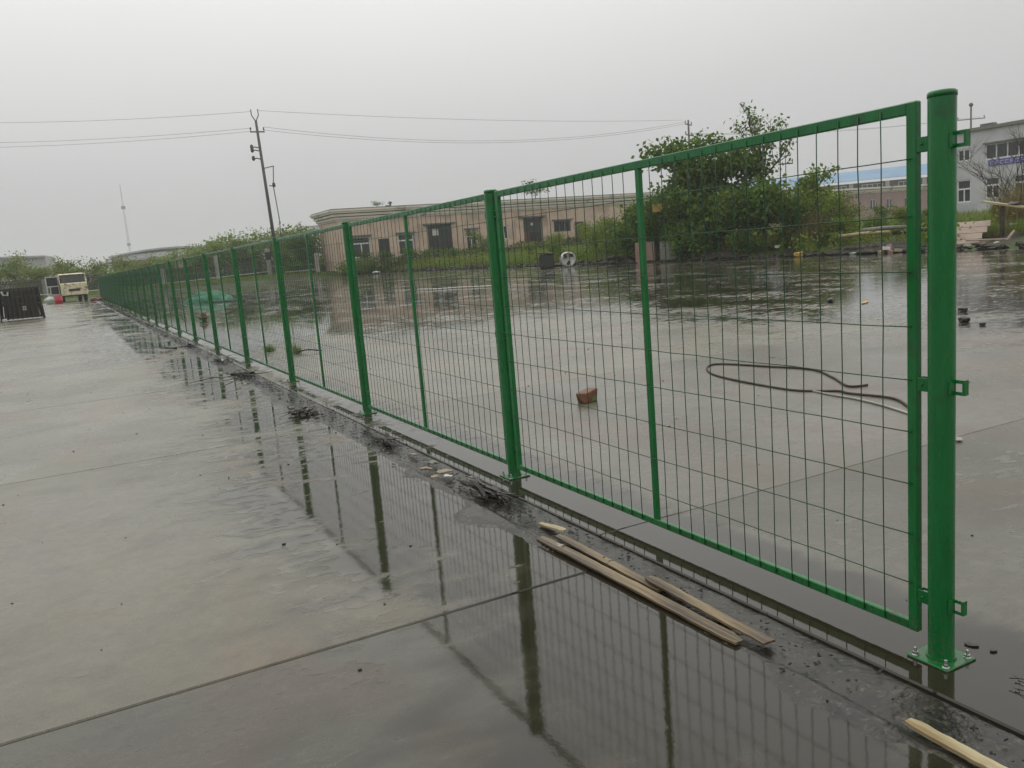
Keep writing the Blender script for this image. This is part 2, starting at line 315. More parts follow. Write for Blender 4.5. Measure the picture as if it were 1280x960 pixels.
def leaves(P, size, mt, name, up=.4, asp=1.5, jitter=.35):
    """one diamond-shaped leaf (2 tris, folded) per point"""
    n = len(P); P = np.asarray(P)
    d = RS.normal(size=(n, 3)); d[:, 2] -= .3; d /= np.linalg.norm(d, axis=1)[:, None]
    q = RS.normal(size=(n, 3)); q[:, 2] += up*2; s = np.cross(d, q); s /= np.linalg.norm(s, axis=1)[:, None]+1e-9
    nn = np.cross(s, d); L = (size*(1+jitter*RS.normal(size=n))).clip(size*.4, size*1.4)[:, None]
    a = P; b = P+d*L*.5+s*L*.5/asp+nn*L*.08; c = P+d*L; e = P+d*L*.5-s*L*.5/asp+nn*L*.08
    V = np.stack([a, b, c, e], 1).reshape(-1, 3); i = np.arange(n)*4
    F = np.concatenate([np.stack([i, i+1, i+2], -1), np.stack([i, i+2, i+3], -1)])
    return npmesh(name, V, F, mt)
def blades(P, h, wd, mt, name, lean=.35):
    n = len(P); P = np.asarray(P); a = RS.rand(n)*6.283; H = h*(.5+.8*RS.rand(n)); l = lean*RS.rand(n)*H
    dx = np.stack([np.cos(a), np.sin(a), 0*a], -1); sx = np.stack([-np.sin(a), np.cos(a), 0*a], -1)*wd
    up = np.array([0, 0, 1.])
    V = np.stack([P-sx*.5, P+sx*.5, P+dx*l[:, None]*.35+up*H[:, None]*.6+sx*.35, P+dx*l[:, None]*.35+up*H[:, None]*.6-sx*.35, P+dx*l[:, None]+up*H[:, None]], 1).reshape(-1, 3)
    i = np.arange(n)*5
    F = np.concatenate([np.stack([i, i+1, i+2], -1), np.stack([i, i+2, i+3], -1), np.stack([i+3, i+2, i+4], -1)])
    return npmesh(name, V, F, mt)

# ------------------------------------------------------------------ the ground
def sstep(t): t = np.clip(t, 0, 1); return t*t*(3-2*t)
def ground_z(x, y):
    x = np.asarray(x, float); y = np.asarray(y, float)
    edge = 26.6+1.1*(fbm(y*.12, y*0+3)-.5)*2
    dx = np.maximum(x-edge, 0); dy = np.maximum(y-82, 0)*np.clip((x+2)/6, 0, 1)
    d = np.hypot(dx, dy)
    z = -.10+.16*sstep(d/.7)+.42*sstep((d-.5)/5)+.28*(fbm(x*.7, y*.7)-.45)*sstep(d/2.5)*sstep((60-d)/30)
    z = z+.012*np.clip(x-30, 0, 60)*sstep(dx/10)
    far = sstep((y-82)/3)*(1-np.clip((x+2)/6, 0, 1)); z = z+far*.22
    left = sstep((-10.2-x)/1.5); z = z+left*(.2)
    return z
xs = np.concatenate([[-1500, -600, -250, -120, -60, -30, -20], np.arange(-14, 20, 1.2), np.arange(20, 40, .4), np.arange(40, 90, 2), [95, 105, 120, 140, 170, 230, 400, 800, 1500]])
ys = np.concatenate([[-1500, -400, -120, -40, -15], np.arange(-6, 76, .8), np.arange(76, 96, .5), np.arange(97, 140, 2), [150, 175, 220, 300, 450, 800, 1500]])
V, F = grid(xs, ys, ground_z)
struct(link('ground', npmesh('ground', V, F, SOIL, True)))

# driveway and yard: separate cast slabs, joints left open
def slab_mesh(w_, l_, name):
    return MB().bbox((-w_/2, -l_/2, -.14), (w_/2, l_/2, 0), .006).mesh(name, WET)
drive = struct(MB().box((-9.45, -6, -.155), (-.47, 84, -.145)).build('driveway', MUD))
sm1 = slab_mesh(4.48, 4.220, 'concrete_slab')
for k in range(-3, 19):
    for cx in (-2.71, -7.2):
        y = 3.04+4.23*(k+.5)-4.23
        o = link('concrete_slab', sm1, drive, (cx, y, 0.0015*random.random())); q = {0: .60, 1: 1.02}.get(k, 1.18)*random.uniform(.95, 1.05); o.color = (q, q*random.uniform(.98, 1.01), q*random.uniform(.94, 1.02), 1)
yard = struct(MB().box((-.2, -6, -.155), (26.5, 84, -.145)).build('yard', MUD))
sm2 = slab_mesh(6.649, 4.2275, 'concrete_slab')
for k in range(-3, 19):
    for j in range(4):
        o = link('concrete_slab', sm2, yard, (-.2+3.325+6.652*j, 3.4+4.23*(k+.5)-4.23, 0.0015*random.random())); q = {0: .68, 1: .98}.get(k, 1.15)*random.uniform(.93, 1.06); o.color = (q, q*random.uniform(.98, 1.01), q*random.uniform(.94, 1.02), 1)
# muddy channel between the two
def mud_z(x, y):
    n = fbm(x*9, y*6, 4); n2 = fbm(x*31+7, y*24, 3); e = fbm(y*1.1, x*0+9, 3); e2 = fbm(x*5+3, y*5, 3)
    wide = .30+.36*(e-.42)+.22*(e2-.5)+.10*np.exp(-((y-3.6)/.7)**2)
    t = (-.2-x)                                     # distance left of the yard slab
    over = .009-.05*np.clip((t-(wide-.05))/.22, -.3, 2)
    z = -.006+.020*(n-.42)+.007*(n2-.5)
    z = np.where(t > .25, over+.020*(n-.5)+.008*(n2-.5), z)
    z = np.where(t < .014, -.014, z)
    return np.minimum(z, .016)
Vn, Fn = grid(np.arange(-1.0, -.185, .02), np.concatenate([np.arange(-3, 12, .025), np.arange(12, 84, .09)]), mud_z)
o = link('channel_mud', npmesh('channel_mud', Vn, Fn, MUD, True)); tag(o, 'dark wet mud filling the gap between driveway and fence strip', 'mud', kind='stuff')

# ------------------------------------------------------------------ the green mesh fence
fence = thing('mesh_fence', 'long green welded mesh fence with round posts running into the distance', 'fence')
Y0, S, HT = 1.674, 3.0, 1.8055
NP = 25
ppost = MB().lathe([(.0, HT), (.030, HT), (.0405, HT-.004)], 28); ppost.lathe([(.04, HT-.012), (.04, 0.008)], 28); post_me = ppost.mesh('post', GREEN)
cap_me = MB().lathe([(0, .007), (.036, .0065), (.0415, .002), (.0415, -.012), (.0395, -.012)], 28).mesh('post_cap', GREEN)
pl_me = MB().bbox((-.074, -.074, 0), (.074, .074, .008), .002).mesh('base_plate', GREEN)
bt = MB().lathe([(.0, .010), (.0125, .010), (.0125, .0075), (.0, .0075)], 14); bt.lathe([(0, .018), (.0095, .018), (.0095, .010)], 6, smooth=False); bt.lathe([(0, .034), (.0042, .034), (.005, .032), (.005, .018)], 10)
bolt_me = bt.mesh('anchor_bolt', STEEL)
weld = MB()
for k in range(40):
    a = 2*math.pi*k/40; weld.obox((.042*math.cos(a), .042*math.sin(a), .010), (.008, .009, .006+.003*random.random()), Matrix.Rotation(a, 3, 'Z'))
weld_me = weld.mesh('weld_bead', GREEN)
# U-shaped bracket reaching from the post along +y, slotted
b = MB()
b.bbox((-.016, .036, -.022), (-.012, .075, .022), .001)
b.box((-.012, .071, .012), (.014, .075, .022)); b.box((-.012, .071, -.022), (.014, .075, -.012))
b.box((.010, .036, -.022), (.014, .071, -.014)); b.box((.010, .036, .014), (.014, .071, .022))
b.tube([(-.024, .057, 0), (.018, .057, 0)], .0035, 8); b.lathe([(0, .004), (.008, .004), (.008, 0), (0, 0)], 6, (0, 0, 0), False)
br_me = b.mesh('bracket', GREEN)
# slotted plate bracket standing free on the end post
b = MB(); H = .024
b.box((-.002, -.095+.048, -H), (.002, -.034, H)); b.box((-.002, -.078, -H), (.002, -.070, H)); b.box((-.002, -.070, H-.011), (.002, -.047, H)); b.box((-.002, -.070, -H), (.002, -.047, -H+.011))
b.box((.002, -.078, -H), (.018, -.075, H)); b.box((-.02, -.046, -H+.003), (-.002, -.037, H-.003))
fb_me = b.mesh('bracket', GREEN)
posts = []
for i in range(NP):
    p_ = link('post', post_me, fence, (0, Y0+S*i, 0)); posts.append(p_)
    if i: p_.rotation_euler = (R(random.uniform(-.25, .25)), R(random.uniform(-.25, .25)), random.random())
    p_.rotation_euler.z = 0
    link('base_plate', pl_me, p_)
    if i < 12:
        link('post_cap', cap_me, p_, (0, 0, HT)); link('weld_bead', weld_me, p_)
        for sx in (-1, 1):
            for sy in (-1, 1): link('anchor_bolt', bolt_me, p_, (sx*.055, sy*.055, 0))
        for z in (1.665, .919, .199):
            link('bracket', br_me, p_, (0, 0, z))
            if i: link('bracket', br_me, p_, (0, 0, z), (0, 0, math.pi))
            else: link('bracket', fb_me, p_, (0, 0, z))
ZB, ZT, FW, FT = .0627, 1.7985, .038, .026
hzs = [ZB+(ZT-ZB)*k/10 for k in range(1, 10)]
XW = -FT/2-.0022
def vwire(b, y=0, sd=0, n=6):
    rs = random.Random(sd); pts = [(XW-.0005, y, ZB+.010)]
    for z in hzs: pts.append((XW-.0005+rs.uniform(-.001, .001), y+rs.uniform(-.0036, .0036), z))
    pts.append((XW-.0005, y, ZT-.014)); b.tube(pts, .0020, n)
def hwire(b, L0, L1, z=0, sd=0, n=6):
    rs = random.Random(sd+50); pts = [(XW-.0042, L0+.014, z)]
    for k in range(1, 16): pts.append((XW-.0042+rs.uniform(-.001, .001), L0+(L1-L0)*k/16, z+rs.uniform(-.0025, .0025)))
    pts.append((XW-.0042, L1-.014, z)); b.tube(pts, .0020, n)
vmes = []
for sd in range(6):
    b = MB(); vwire(b, 0, sd); vmes.append(b.mesh('wire', GWIRE))
mid_me = MB().bbox((-.011, -.016, ZB+FW-.006), (.011, .016, ZT-FW+.002), .003).mesh('middle_bar', GREEN)
def panel_set(L0, L1):
    fr = MB()
    fr.bbox((-FT/2, L0, ZB), (FT/2, L0+FW, ZT), .004); fr.bbox((-FT/2, L1-FW, ZB), (FT/2, L1, ZT), .004)
    fr.bbox((-FT/2+.001, L0+FW-.003, ZT-FW), (FT/2-.001, L1-FW+.003, ZT-.001), .003); fr.bbox((-FT/2+.001, L0+FW-.003, ZB+.001), (FT/2-.001, L1-FW+.003, ZB+FW-.004), .003)
    mid = (L0+L1)/2; half = mid-.016-L0-FW
    vys = [L0+FW+half*k/16 for k in range(1, 16)]+[mid+.016+half*k/16 for k in range(1, 16)]
    hm = []
    for sd in range(3):
        b = MB(); hwire(b, L0, L1, 0, sd); hm.append(b.mesh('wire', GWIRE))
    b = MB()
    for j, y in enumerate(vys): vwire(b, y, j, 4)
    for j, z in enumerate(hzs): hwire(b, L0, L1, z, j, 4)
    return dict(frame=fr.mesh('panel_frame', GREEN), mid=mid, vys=vys, hm=hm, mesh=b.mesh('wire_mesh', GWIRE))
first, rest = panel_set(.076, S-.063), panel_set(.047, S-.060)
for i in range(NP-1):
    q = first if i == 0 else rest
    f_ = link('panel_frame', q['frame'], fence, (random.uniform(-.002, .002), Y0+S*i, random.uniform(-.003, .003) if i else 0))
    link('middle_bar', mid_me, f_, (0, q['mid'], 0))
    if i < 7:
        for y in q['vys']: link('wire', random.choice(vmes), f_, (0, y+random.uniform(-.003, .003), 0))
        for z in hzs: link('wire', random.choice(q['hm']), f_, (0, 0, z+random.uniform(-.002, .002)))
    else: stuff(link('wire_mesh', q['mesh'], f_))

# ------------------------------------------------------------------ things on the ground near the fence
def plank(name, label, p0, p1, wd, th, mt, z=.0, tilt=0, ends=(0, 0), group=None, seed=0):
    """board from p0 to p1 with worn, slightly uneven edges"""
    rs = random.Random(seed); L = math.hypot(p1[0]-p0[0], p1[1]-p0[1]); n = 22; b = MB(); vs = []
    for i in range(n+1):
        t = i/n; y = (t-.5)*L
        wl = wd/2*(1+rs.uniform(-.05, .05)); wr = wd/2*(1+rs.uniform(-.05, .05))
        for e, s_ in ((ends[0], t), (ends[1], 1-t)):
            if e and s_ < e: k = math.sqrt(max(.3, 1-(1-s_/e)**2)); wl *= k; wr *= .5*k+.5
        zz = rs.uniform(-.0012, .0012)+.004*math.sin(t*3.1+seed)
        vs += [(-wl, y, zz), (wr, y, zz), (wr, y, zz+th), (-wl, y, zz+th)]
    fs = []
    for i in range(n):
        a = i*4; c = a+4
        fs += [(a, a+1, c+1, c), (a+1, a+2, c+2, c+1), (a+2, a+3, c+3, c+2), (a+3, a, c, c+3)]
    fs += [(3, 2, 1, 0), (n*4, n*4+1, n*4+2, n*4+3)]
    b.add(vs, fs)
    ang = math.atan2(-(p1[0]-p0[0]), p1[1]-p0[1])
    o = b.build(name, mt, None, ((p0[0]+p1[0])/2, (p0[1]+p1[1])/2, z), (tilt, 0, ang)); return tag(o, label, 'plank', group)
plank('plank', 'longest worn brown plank lying along the channel beside the joint', (-.475, 3.52), (-.455, 2.13), .056, .009, WOOD, .010, 0, (.012, .035), seed=1)
plank('plank', 'darker plank half sunk in mud behind the longest plank', (-.385, 3.50), (-.385, 2.66), .045, .009, WOOD, .006, 0, (.02, 0), seed=2)
plank('plank', 'yellowish plank overlapping the near end of the longest plank', (-.365, 2.78), (-.395, 2.05), .050, .009, WOOD, .018, R(.4), (.02, 0), seed=3)
plank('plank', 'pale yellow batten lying alone in the lower right corner', (-.415, 1.485), (-.44, .95), .040, .012, PALEWOOD, .012, 0, (.02, 0), seed=4)
plank('offcut', 'small triangular pale wood offcut at the far end of the planks', (-.36, 3.72), (-.33, 3.52), .035, .010, PALEWOOD, .012, 0, (.5, .1), seed=5)['category'] = 'offcut'

def twigs(name, label, pos, n, L, rad=.004, cat='twigs', mt=None, spread=1.0, seed=0, dirn=None, leafn=0, part='twig'):
    rs = random.Random(seed); t = thing(name, label, cat, pos)
    for i in range(n):
        a = rs.uniform(0, 6.28) if dirn is None else dirn+rs.gauss(0, .45); l = L*rs.uniform(.45, 1)
        st = Vector((rs.gauss(0, .03*spread), rs.gauss(0, .07*spread), rs.uniform(.006, .02))); pts = [st]; d = Vector((math.cos(a), math.sin(a), rs.uniform(0, .15)))
        for k in range(4):
            d = (d+Vector((rs.gauss(0, .42), rs.gauss(0, .42), rs.gauss(-.02, .05)))).normalized(); q = pts[-1]+d*l/4; q.z = max(q.z, .004+rad); pts.append(q)
        b = MB(); b.tube(pts, [rad*(1-.16*k) for k in range(5)], 5); b.build(part, mt or CHIP, t)
    b = MB()
    for i in range(leafn):
        c = Vector((rs.gauss(0, .04*spread), rs.gauss(0, .13*spread), rs.uniform(.002, .02)))
        b.obox(c, (rs.uniform(.01, .045), rs.uniform(.01, .06), .003), Matrix.Rotation(rs.uniform(-.5, .5), 3, 'Z') @ Matrix.Rotation(rs.gauss(0, .35), 3, 'X'))
    if leafn: stuff(b.build('leaf_litter', CHIP, t))
    return t
twigs('twig_pile', 'tangled black twigs and leaves spilling onto the driveway by the third post', (-.50, 8.15, .012), 9, .42, .0035, seed=3, leafn=60, spread=1.6)
twigs('twig_pile', 'black branch heap in the channel between the fourth and fifth posts', (-.42, 11.9, .012), 7, .45, .008, seed=5, leafn=60, spread=2)
twigs('branch', 'thin bent branch lying across the driveway beside the black heap', (-.72, 12.0, .006), 2, .55, .007, 'branch', seed=6, dirn=3.2)
twigs('branch', 'straight black stick lying across the driveway near the sixth post', (-.62, 17.8, .006), 3, .62, .014, 'branch', seed=8, dirn=3.14, spread=.3)
twigs('leaf_clump', 'dark sodden leaves beside the channel near the sixth post', (-.3, 17.9, .01), 5, .4, .008, 'leaves', seed=9, leafn=26, spread=1.6)
twigs('twig_pile', 'small knot of dark twigs below the fifth post', (-.3, 14.2, .012), 4, .3, .006, seed=12, leafn=40, spread=1.6)
# sheets of rotten bark / board in the channel
def flake(name, label, pos, size, rz, mt, n=1, cat='scrap', seed=0, group=None):
    rs = random.Random(seed); b = MB(); vs = []
    K = 9
    ring = [(math.cos(2*math.pi*k/K)*size[0]/2*rs.uniform(.72, 1.1), math.sin(2*math.pi*k/K)*size[1]/2*rs.uniform(.72, 1.1)) for k in range(K)]
    zz = [rs.uniform(0, size[2]) for _ in ring]; th = .004+size[2]*.25
    b.add([(x, y, z+th) for (x, y), z in zip(ring, zz)]+[(x*.96, y*.96, z) for (x, y), z in zip(ring, zz)]+[(0, 0, size[2]*.5+th), (0, 0, 0)],
          [(k, (k+1) % K, 2*K) for k in range(K)]+[(K+(k+1) % K, K+k, 2*K+1) for k in range(K)]+[(k, K+k, K+(k+1) % K, (k+1) % K) for k in range(K)])
    o = b.build(name, mt, None, pos, (0, 0, rz)); return tag(o, label, cat, group)
def bark_pile(label, pos, n, L, seed):
    rs = random.Random(seed); t = thing('bark_pile', label, 'bark', pos)
    for i in range(n):
        l = L*rs.uniform(.35, 1); w_ = rs.uniform(.012, .03); b = MB(); z = .004+.0022*i; y0 = rs.gauss(0, L*.28); x0 = rs.gauss(0, .032); a = rs.gauss(0, .22); K = 5; vs = []
        for k in range(K+1):
            f = k/K-.5; ww = w_*(.4 if k in (0, K) else rs.uniform(.8, 1.15)); x = x0+f*l*math.sin(a)+.006*math.sin(k+i); y = y0+f*l*math.cos(a); zz = z+.006*abs(f)*2*(i % 3)
            vs += [(x-ww/2, y, zz), (x+ww/2, y, zz), (x+ww/2, y, zz+.005), (x-ww/2, y, zz+.004)]
        fs = [(3, 2, 1, 0), (K*4, K*4+1, K*4+2, K*4+3)]
        for k in range(K):
            p_ = k*4; q = p_+4; fs += [(p_, p_+1, q+1, q), (p_+1, p_+2, q+2, q+1), (p_+2, p_+3, q+3, q+2), (p_+3, p_, q, q+3)]
        b.add(vs, fs); b.build('bark_strip', DEBRIS if i % 2 else CHIP, t)
    b = MB()
    for i in range(70):
        b.obox((rs.gauss(0, .05), rs.gauss(0, L*.5), rs.uniform(.002, .008)), (rs.uniform(.004, .016), rs.uniform(.006, .03), .002), Matrix.Rotation(rs.uniform(-.6, .6), 3, 'Z'))
    stuff(b.build('bark_crumbs', CHIP, t)); return t
bark_pile('layered black bark strips lying in the channel before the second post', (-.32, 4.38, .006), 20, .42, 21)
bark_pile('black bark chunk in the channel halfway to the third post', (-.30, 6.35, .006), 12, .34, 23)
for k, (x, y, sx, sy, m_, lb) in enumerate([(-.33, 5.05, .07, .13, TAN, 'flat tan scrap in the channel, nearest of the scraps to the bark'), (-.40, 5.22, .05, .11, TAN, 'narrow tan scrap at the driveway edge of the channel'), (-.29, 5.33, .05, .10, GREYC, 'grey scrap at the fence side of the channel debris'),
      (-.36, 4.92, .06, .08, LITTER, 'palest curled scrap in the channel debris'), (-.31, 5.66, .05, .09, TAN, 'small tan scrap farther up the channel'), (-.43, 4.98, .05, .06, TAN, 'rounded tan scrap touching the driveway slab'), (-.25, 4.78, .06, .07, GREYC, 'grey flake beside the black bark strips')]):
    flake('scrap', lb, (x, y, .012), (sx, sy, .012), random.random()*.8, m_, seed=30+k, group='scraps in the muddy channel')
flake('paper_scrap', 'bright white scrap in the channel near the fifth post', (-.30, 14.05, .012), (.09, .10, .05), .4, LITTER, seed=44)
flake('mortar_crumb', 'pale lump on the driveway edge beside the planks', (-.46, 3.35, .012), (.035, .05, .014), .3, CONC, seed=45)
# fine litter in the channel: nobody could count it
b = MB(); rs = random.Random(99)
for i in range(1300):
    y = rs.uniform(1.2, 12) if i < 700 else rs.uniform(12, 60); x = -.34+rs.gauss(0, .07)
    s_ = rs.uniform(.0015, .008)*(1+y/7); x = min(x, -.21-s_)
    b.obox((x, y, .008+rs.uniform(0, .005)), (s_, s_*rs.uniform(.5, 2.4), .002+s_*.1), Matrix.Rotation(rs.uniform(0, 6), 3, 'Z') @ Matrix.Rotation(rs.gauss(0, .25), 3, 'X'))
tag(b.build('channel_litter', CHIP), 'crumbs of rotten leaf and bark strewn along the muddy channel', 'debris', kind='stuff')
b = MB()
for i in range(260):
    x = rs.uniform(-4.5, -.6) if i < 110 else rs.uniform(.1, 13); y = (rs.uniform(1.4, 14) if i < 300 else rs.uniform(6, 30)); s_ = rs.uniform(.0015, .0055)*(1+y/9)*rs.choice((.7, 1, 1.6))
    b.obox((x, y, .0015+s_*.25), (s_, s_*rs.uniform(.6, 1.6), s_*.5), Matrix.Rotation(rs.uniform(0, 6), 3, 'Z'))
tag(b.build('grit', DEBRIS), 'scattered dark grit and crumbs on the wet concrete', 'grit', kind='stuff')

# yard debris
def rock(name, label, pos, size, mt, seed, cat, rough=.22, group=None, rz=0, sub=2):
    import bmesh
    bm = bmesh.new(); bmesh.ops.create_icosphere(bm, subdivisions=sub, radius=.5); rs = random.Random(seed)
    ph = [rs.uniform(0, 6) for _ in range(6)]
    for v in bm.verts:
        c = v.co.copy(); k = 1+rough*(math.sin(c.x*7+ph[0])*math.cos(c.y*8+ph[1])+.6*math.sin(c.z*11+ph[2])+.5*math.sin(c.x*15+ph[3])*math.sin(c.y*13+ph[4]))
        v.co = Vector((c.x*size[0]*k, c.y*size[1]*k, (c.z*k+.42)*size[2]))
    b = MB(); bm.verts.index_update(); b.add([v.co for v in bm.verts], [[v.index for v in f.verts] for f in bm.faces]); bm.free()
    return tag(b.build(name, mt, None, pos, (0, 0, rz)), label, cat, group)
b = MB(); b.bbox((-.085, -.055, .0), (.085, .055, .105), .008)
for v in range(len(b.v)):
    x, y, z = b.v[v]; b.v[v] = (x+.012*math.sin(z*40+y*30), y+.008*math.sin(x*50), z*(1+.12*math.sin(x*20)))
tag(b.build('broken_brick', BRICKM, None, (1.70, 6.42, .0), (0, 0, .35)), 'brown broken brick with green moss standing on the yard', 'brick')
rock('stone', 'dark lump on the yard beyond the sixth fence post', (1.21, 27.1, 0), (.28, .24, .26), BRICKM, 4, 'stone')
for k, (x, y, s_, lb) in enumerate([(9.95, 10.9, .10, 'dark clod just left of the end stile, farthest of the yard clods'), (9.05, 7.7, .12, 'upper dark clod on the yard right of the end post'), (7.97, 6.96, .13, 'largest dark clod close against the end post'), (7.76, 6.57, .07, 'small dark clod on the yard at the right edge')]):
    rock('clod', lb, (x, y, 0), (s_, s_*1.2, s_*.7), DEBRIS, 60+k, 'clod', group='clods on the yard')
flake('wood_strip', 'thin orange and green strip lying on the yard near the clods', (9.9, 10.1, .004), (.62, .10, .01), .55, YEL, seed=70)
rock('mortar_lump', 'pale crumbled mortar beside the end post at knee height', (2.52, 3.33, 0), (.045, .05, .03), CONC, 77, 'lump')
rock('mortar_lump', 'pale crumb where the black hose passes behind the end post', (3.0, 3.98, 0), (.05, .07, .03), CONC, 78, 'lump')
def curve_tube(name, label, pts, rad, mt, cat, n=6, z=.0):
    P = [Vector(p) if len(p) == 3 else Vector((p[0], p[1], rad+z)) for p in pts]; out = []
    for i in range(len(P)-1):
        a, b_, c, d = P[max(i-1, 0)], P[i], P[i+1], P[min(i+2, len(P)-1)]
        for k in range(8):
            t = k/8; out.append(.5*((2*b_)+(c-a)*t+(2*a-5*b_+4*c-d)*t*t+(3*b_-a-3*c+d)*t**3))
    out.append(P[-1]); bb = MB(); bb.tube(out, rad, n); return tag(bb.build(name, mt), label, cat)
curve_tube('rope', 'black hose looped on the wet yard behind the near panel', [(3.15, 4.15), (3.37, 4.48), (3.33, 4.86), (3.36, 5.0), (3.25, 5.15), (3.16, 5.39), (3.22, 6.1), (3.35, 6.61), (3.62, 6.98), (3.83, 7.02), (3.98, 6.5), (4.08, 5.96), (3.85, 5.5), (3.58, 5.09), (3.72, 5.0)], .010, BARK, 'hose')
curve_tube('cord', 'pale frayed cord trailing from the black hose', [(3.24, 5.2), (3.2, 4.95), (3.18, 4.67), (3.1, 4.35), (2.98, 4.04), (2.9, 3.9)], .009, CONC, 'cord')
curve_tube('cord', 'pale water streak added as a thin tube on the far wet yard between second and third posts', [(10.6, 33), (11, 31.5), (11.5, 31.2), (12.1, 29.8), (12.6, 29.0)], .03, LITTER, 'rope')  # pale streak on the wet ground, added as a solid tube
def tuft(name, label, pos, r_, h, n, mt=GRASS, wd=.015, cat='weed', group=None, lean=.7):
    a = RS.rand(n)*6.283; q = np.sqrt(RS.rand(n))*r_; P = np.stack([q*np.cos(a), q*np.sin(a), 0*a], -1)
    return tag(link(name, blades(P, h, wd, mt, name, lean), None, pos), label, cat, group)
tuft('uprooted_weed', 'pulled clump of grass lying behind the third panel', (.62, 15.0, 0), .10, .11, 90, lean=2.2, wd=.012)
tuft('uprooted_weed', 'pulled clump of grass lying behind the fourth post', (.86, 14.1, 0), .10, .16, 80, lean=2.2, wd=.012)
curve_tube('stick', 'thin black stick lying behind the fourth post', [(.84, 13.9, .03), (1.0, 13.8, .06), (1.2, 13.66, .03)], .013, DEBRIS, 'stick')
curve_tube('rod', 'thin black rod lying on the yard by the green netting', [(3.6, 42.2), (4.9, 40.5)], .03, BLACK, 'rod')
# heap of green netting
V, F = grid(np.linspace(-1.25, 1.25, 60), np.linspace(-.9, .9, 44), lambda x, y: .44*np.clip(1-(x/1.25)**2-(y/.9)**2, 0, 1)**.7*(.45+1.1*fbm(x*2.2+4, y*2.2))+.01)
tag(link('netting_heap', npmesh('netting_heap', V, F, NET, False), None, (3.95, 44.9, 0), (0, 0, -.4)), 'crumpled heap of green netting on the yard behind the fence', 'netting')

# ------------------------------------------------------------------ left side: truck, crates, bits
tr = thing('small_truck', 'old rusty cream truck parked at the driveway end with door open', 'truck', (-1.75, 76.2, 0), R(8))
def wheel(parent, x, y, r_, wd):
    t = MB(); pr = [(r_*.62, -wd/2), (r_*.95, -wd/2), (r_, -wd*.35), (r_, wd*.35), (r_*.95, wd/2), (r_*.62, wd/2)]
    t.lathe(pr, 20); o = t.build('wheel', RUBBER, parent, (x, y, r_), (0, R(90), 0))
    h = MB(); h.lathe([(0, -wd*.3), (r_*.3, -wd*.3), (r_*.35, -wd*.45), (r_*.6, -wd*.45), (r_*.62, -wd*.3), (r_*.62, wd*.3), (0, wd*.3)], 20); h.build('rim', CREAM, o)
for x in (-.82, .82): wheel(tr, x, .55, .36, .2)
for x in (-.78, .78): wheel(tr, x, 3.0, .36, .24)
b = MB()
prof = [(0, .62), (-.06, .75), (-.05, 1.42), (.02, 1.50), (.30, 2.16), (.5, 2.24), (1.45, 2.26), (1.52, 2.16), (1.55, .62)]   # (y,z) side profile
WB = .98
def shell(b, x0, x1, inset=.05):
    vs = [(x0+(inset*(z-1.2) if z > 1.2 else 0), y, z) for y, z in prof]+[(x1-(inset*(z-1.2) if z > 1.2 else 0), y, z) for y, z in prof]
    n = len(prof); b.add(vs, [(i, i+1, n+i+1, n+i) for i in (0, 1, 2, 4, 5, 6, 7)])
    b.add(vs, [(i, n+i, n+i+1, i+1) for i in ()])
shell(b, -WB, WB)
# side skins below the windows and pillars
for s_ in (-1, 1):
    X = s_*WB; b.box((X-.02, -.05, .62), (X+.02, 1.55, 1.2)) if s_ > 0 else b.box((X-.02, 1.15, .62), (X+.02, 1.55, 1.25))
    b.obox((X*.975, .20, 1.73), (.06, .07, .95), Matrix.Rotation(R(-15), 3, 'X')); b.box((X-.05-.03*s_, 1.42, 1.2), (X-.03*s_, 1.52, 2.2)); b.box((X-.09*s_-.03, .38, 2.1), (X-.09*s_+.03, 1.5, 2.2))
b.build('cab', CREAM, tr)
MB().add([(-.84, .05, 1.52), (.84, .05, 1.52), (.78, .27, 2.02), (-.78, .27, 2.02)], [(0, 1, 2, 3)]).build('windscreen', GLASS, tr)
MB().box((-.9, 1.38, .7), (.9, 1.41, 1.9)).build('rear_panel', DARKIN, tr)
bb = MB().bbox((-.95, -.16, .52), (.95, -.06, .70), .02).build('bumper', CREAM, tr)
MB().box((-.8, .1, .42), (.8, 4.2, .60)).build('chassis', RUBBER, tr)
for x in (-.72, .72):
    h = MB(); h.lathe([(0, .02), (.09, .02), (.11, 0)], 16); h.build('headlight', PALEMET, tr, (x, -.07, .92), (R(90), 0, 0))
MB().box((-.42, -.075, .82), (.42, -.045, 1.02)).build('grille', BLACK, tr); MB().box((-.22, -.175, .55), (.22, -.162, .66)).build('number_plate', LITTER, tr)
for x in (-1, 1): MB().bbox((x*1.16-.07, .12, 1.5), (x*1.16+.07, .16, 1.85), .01).tube([(x*.95, .2, 1.75), (x*1.14, .15, 1.75)], .015, 5).build('mirror', BLACK, tr)
for x in (-.35, .35): MB().tube([(x, .04, 1.52), (x+.28, .10, 1.74)], .012, 4).build('wiper', BLACK, tr)
b = MB(); b.box((-.95, 1.7, .62), (.95, 4.3, .7)); b.box((-.95, 1.66, .7), (-.91, 4.3, .98)); b.box((.91, 1.66, .7), (.95, 4.3, .98)); b.box((-.95, 1.66, .7), (.95, 1.70, 1.2)); b.build('load_bed', CREAM, tr)
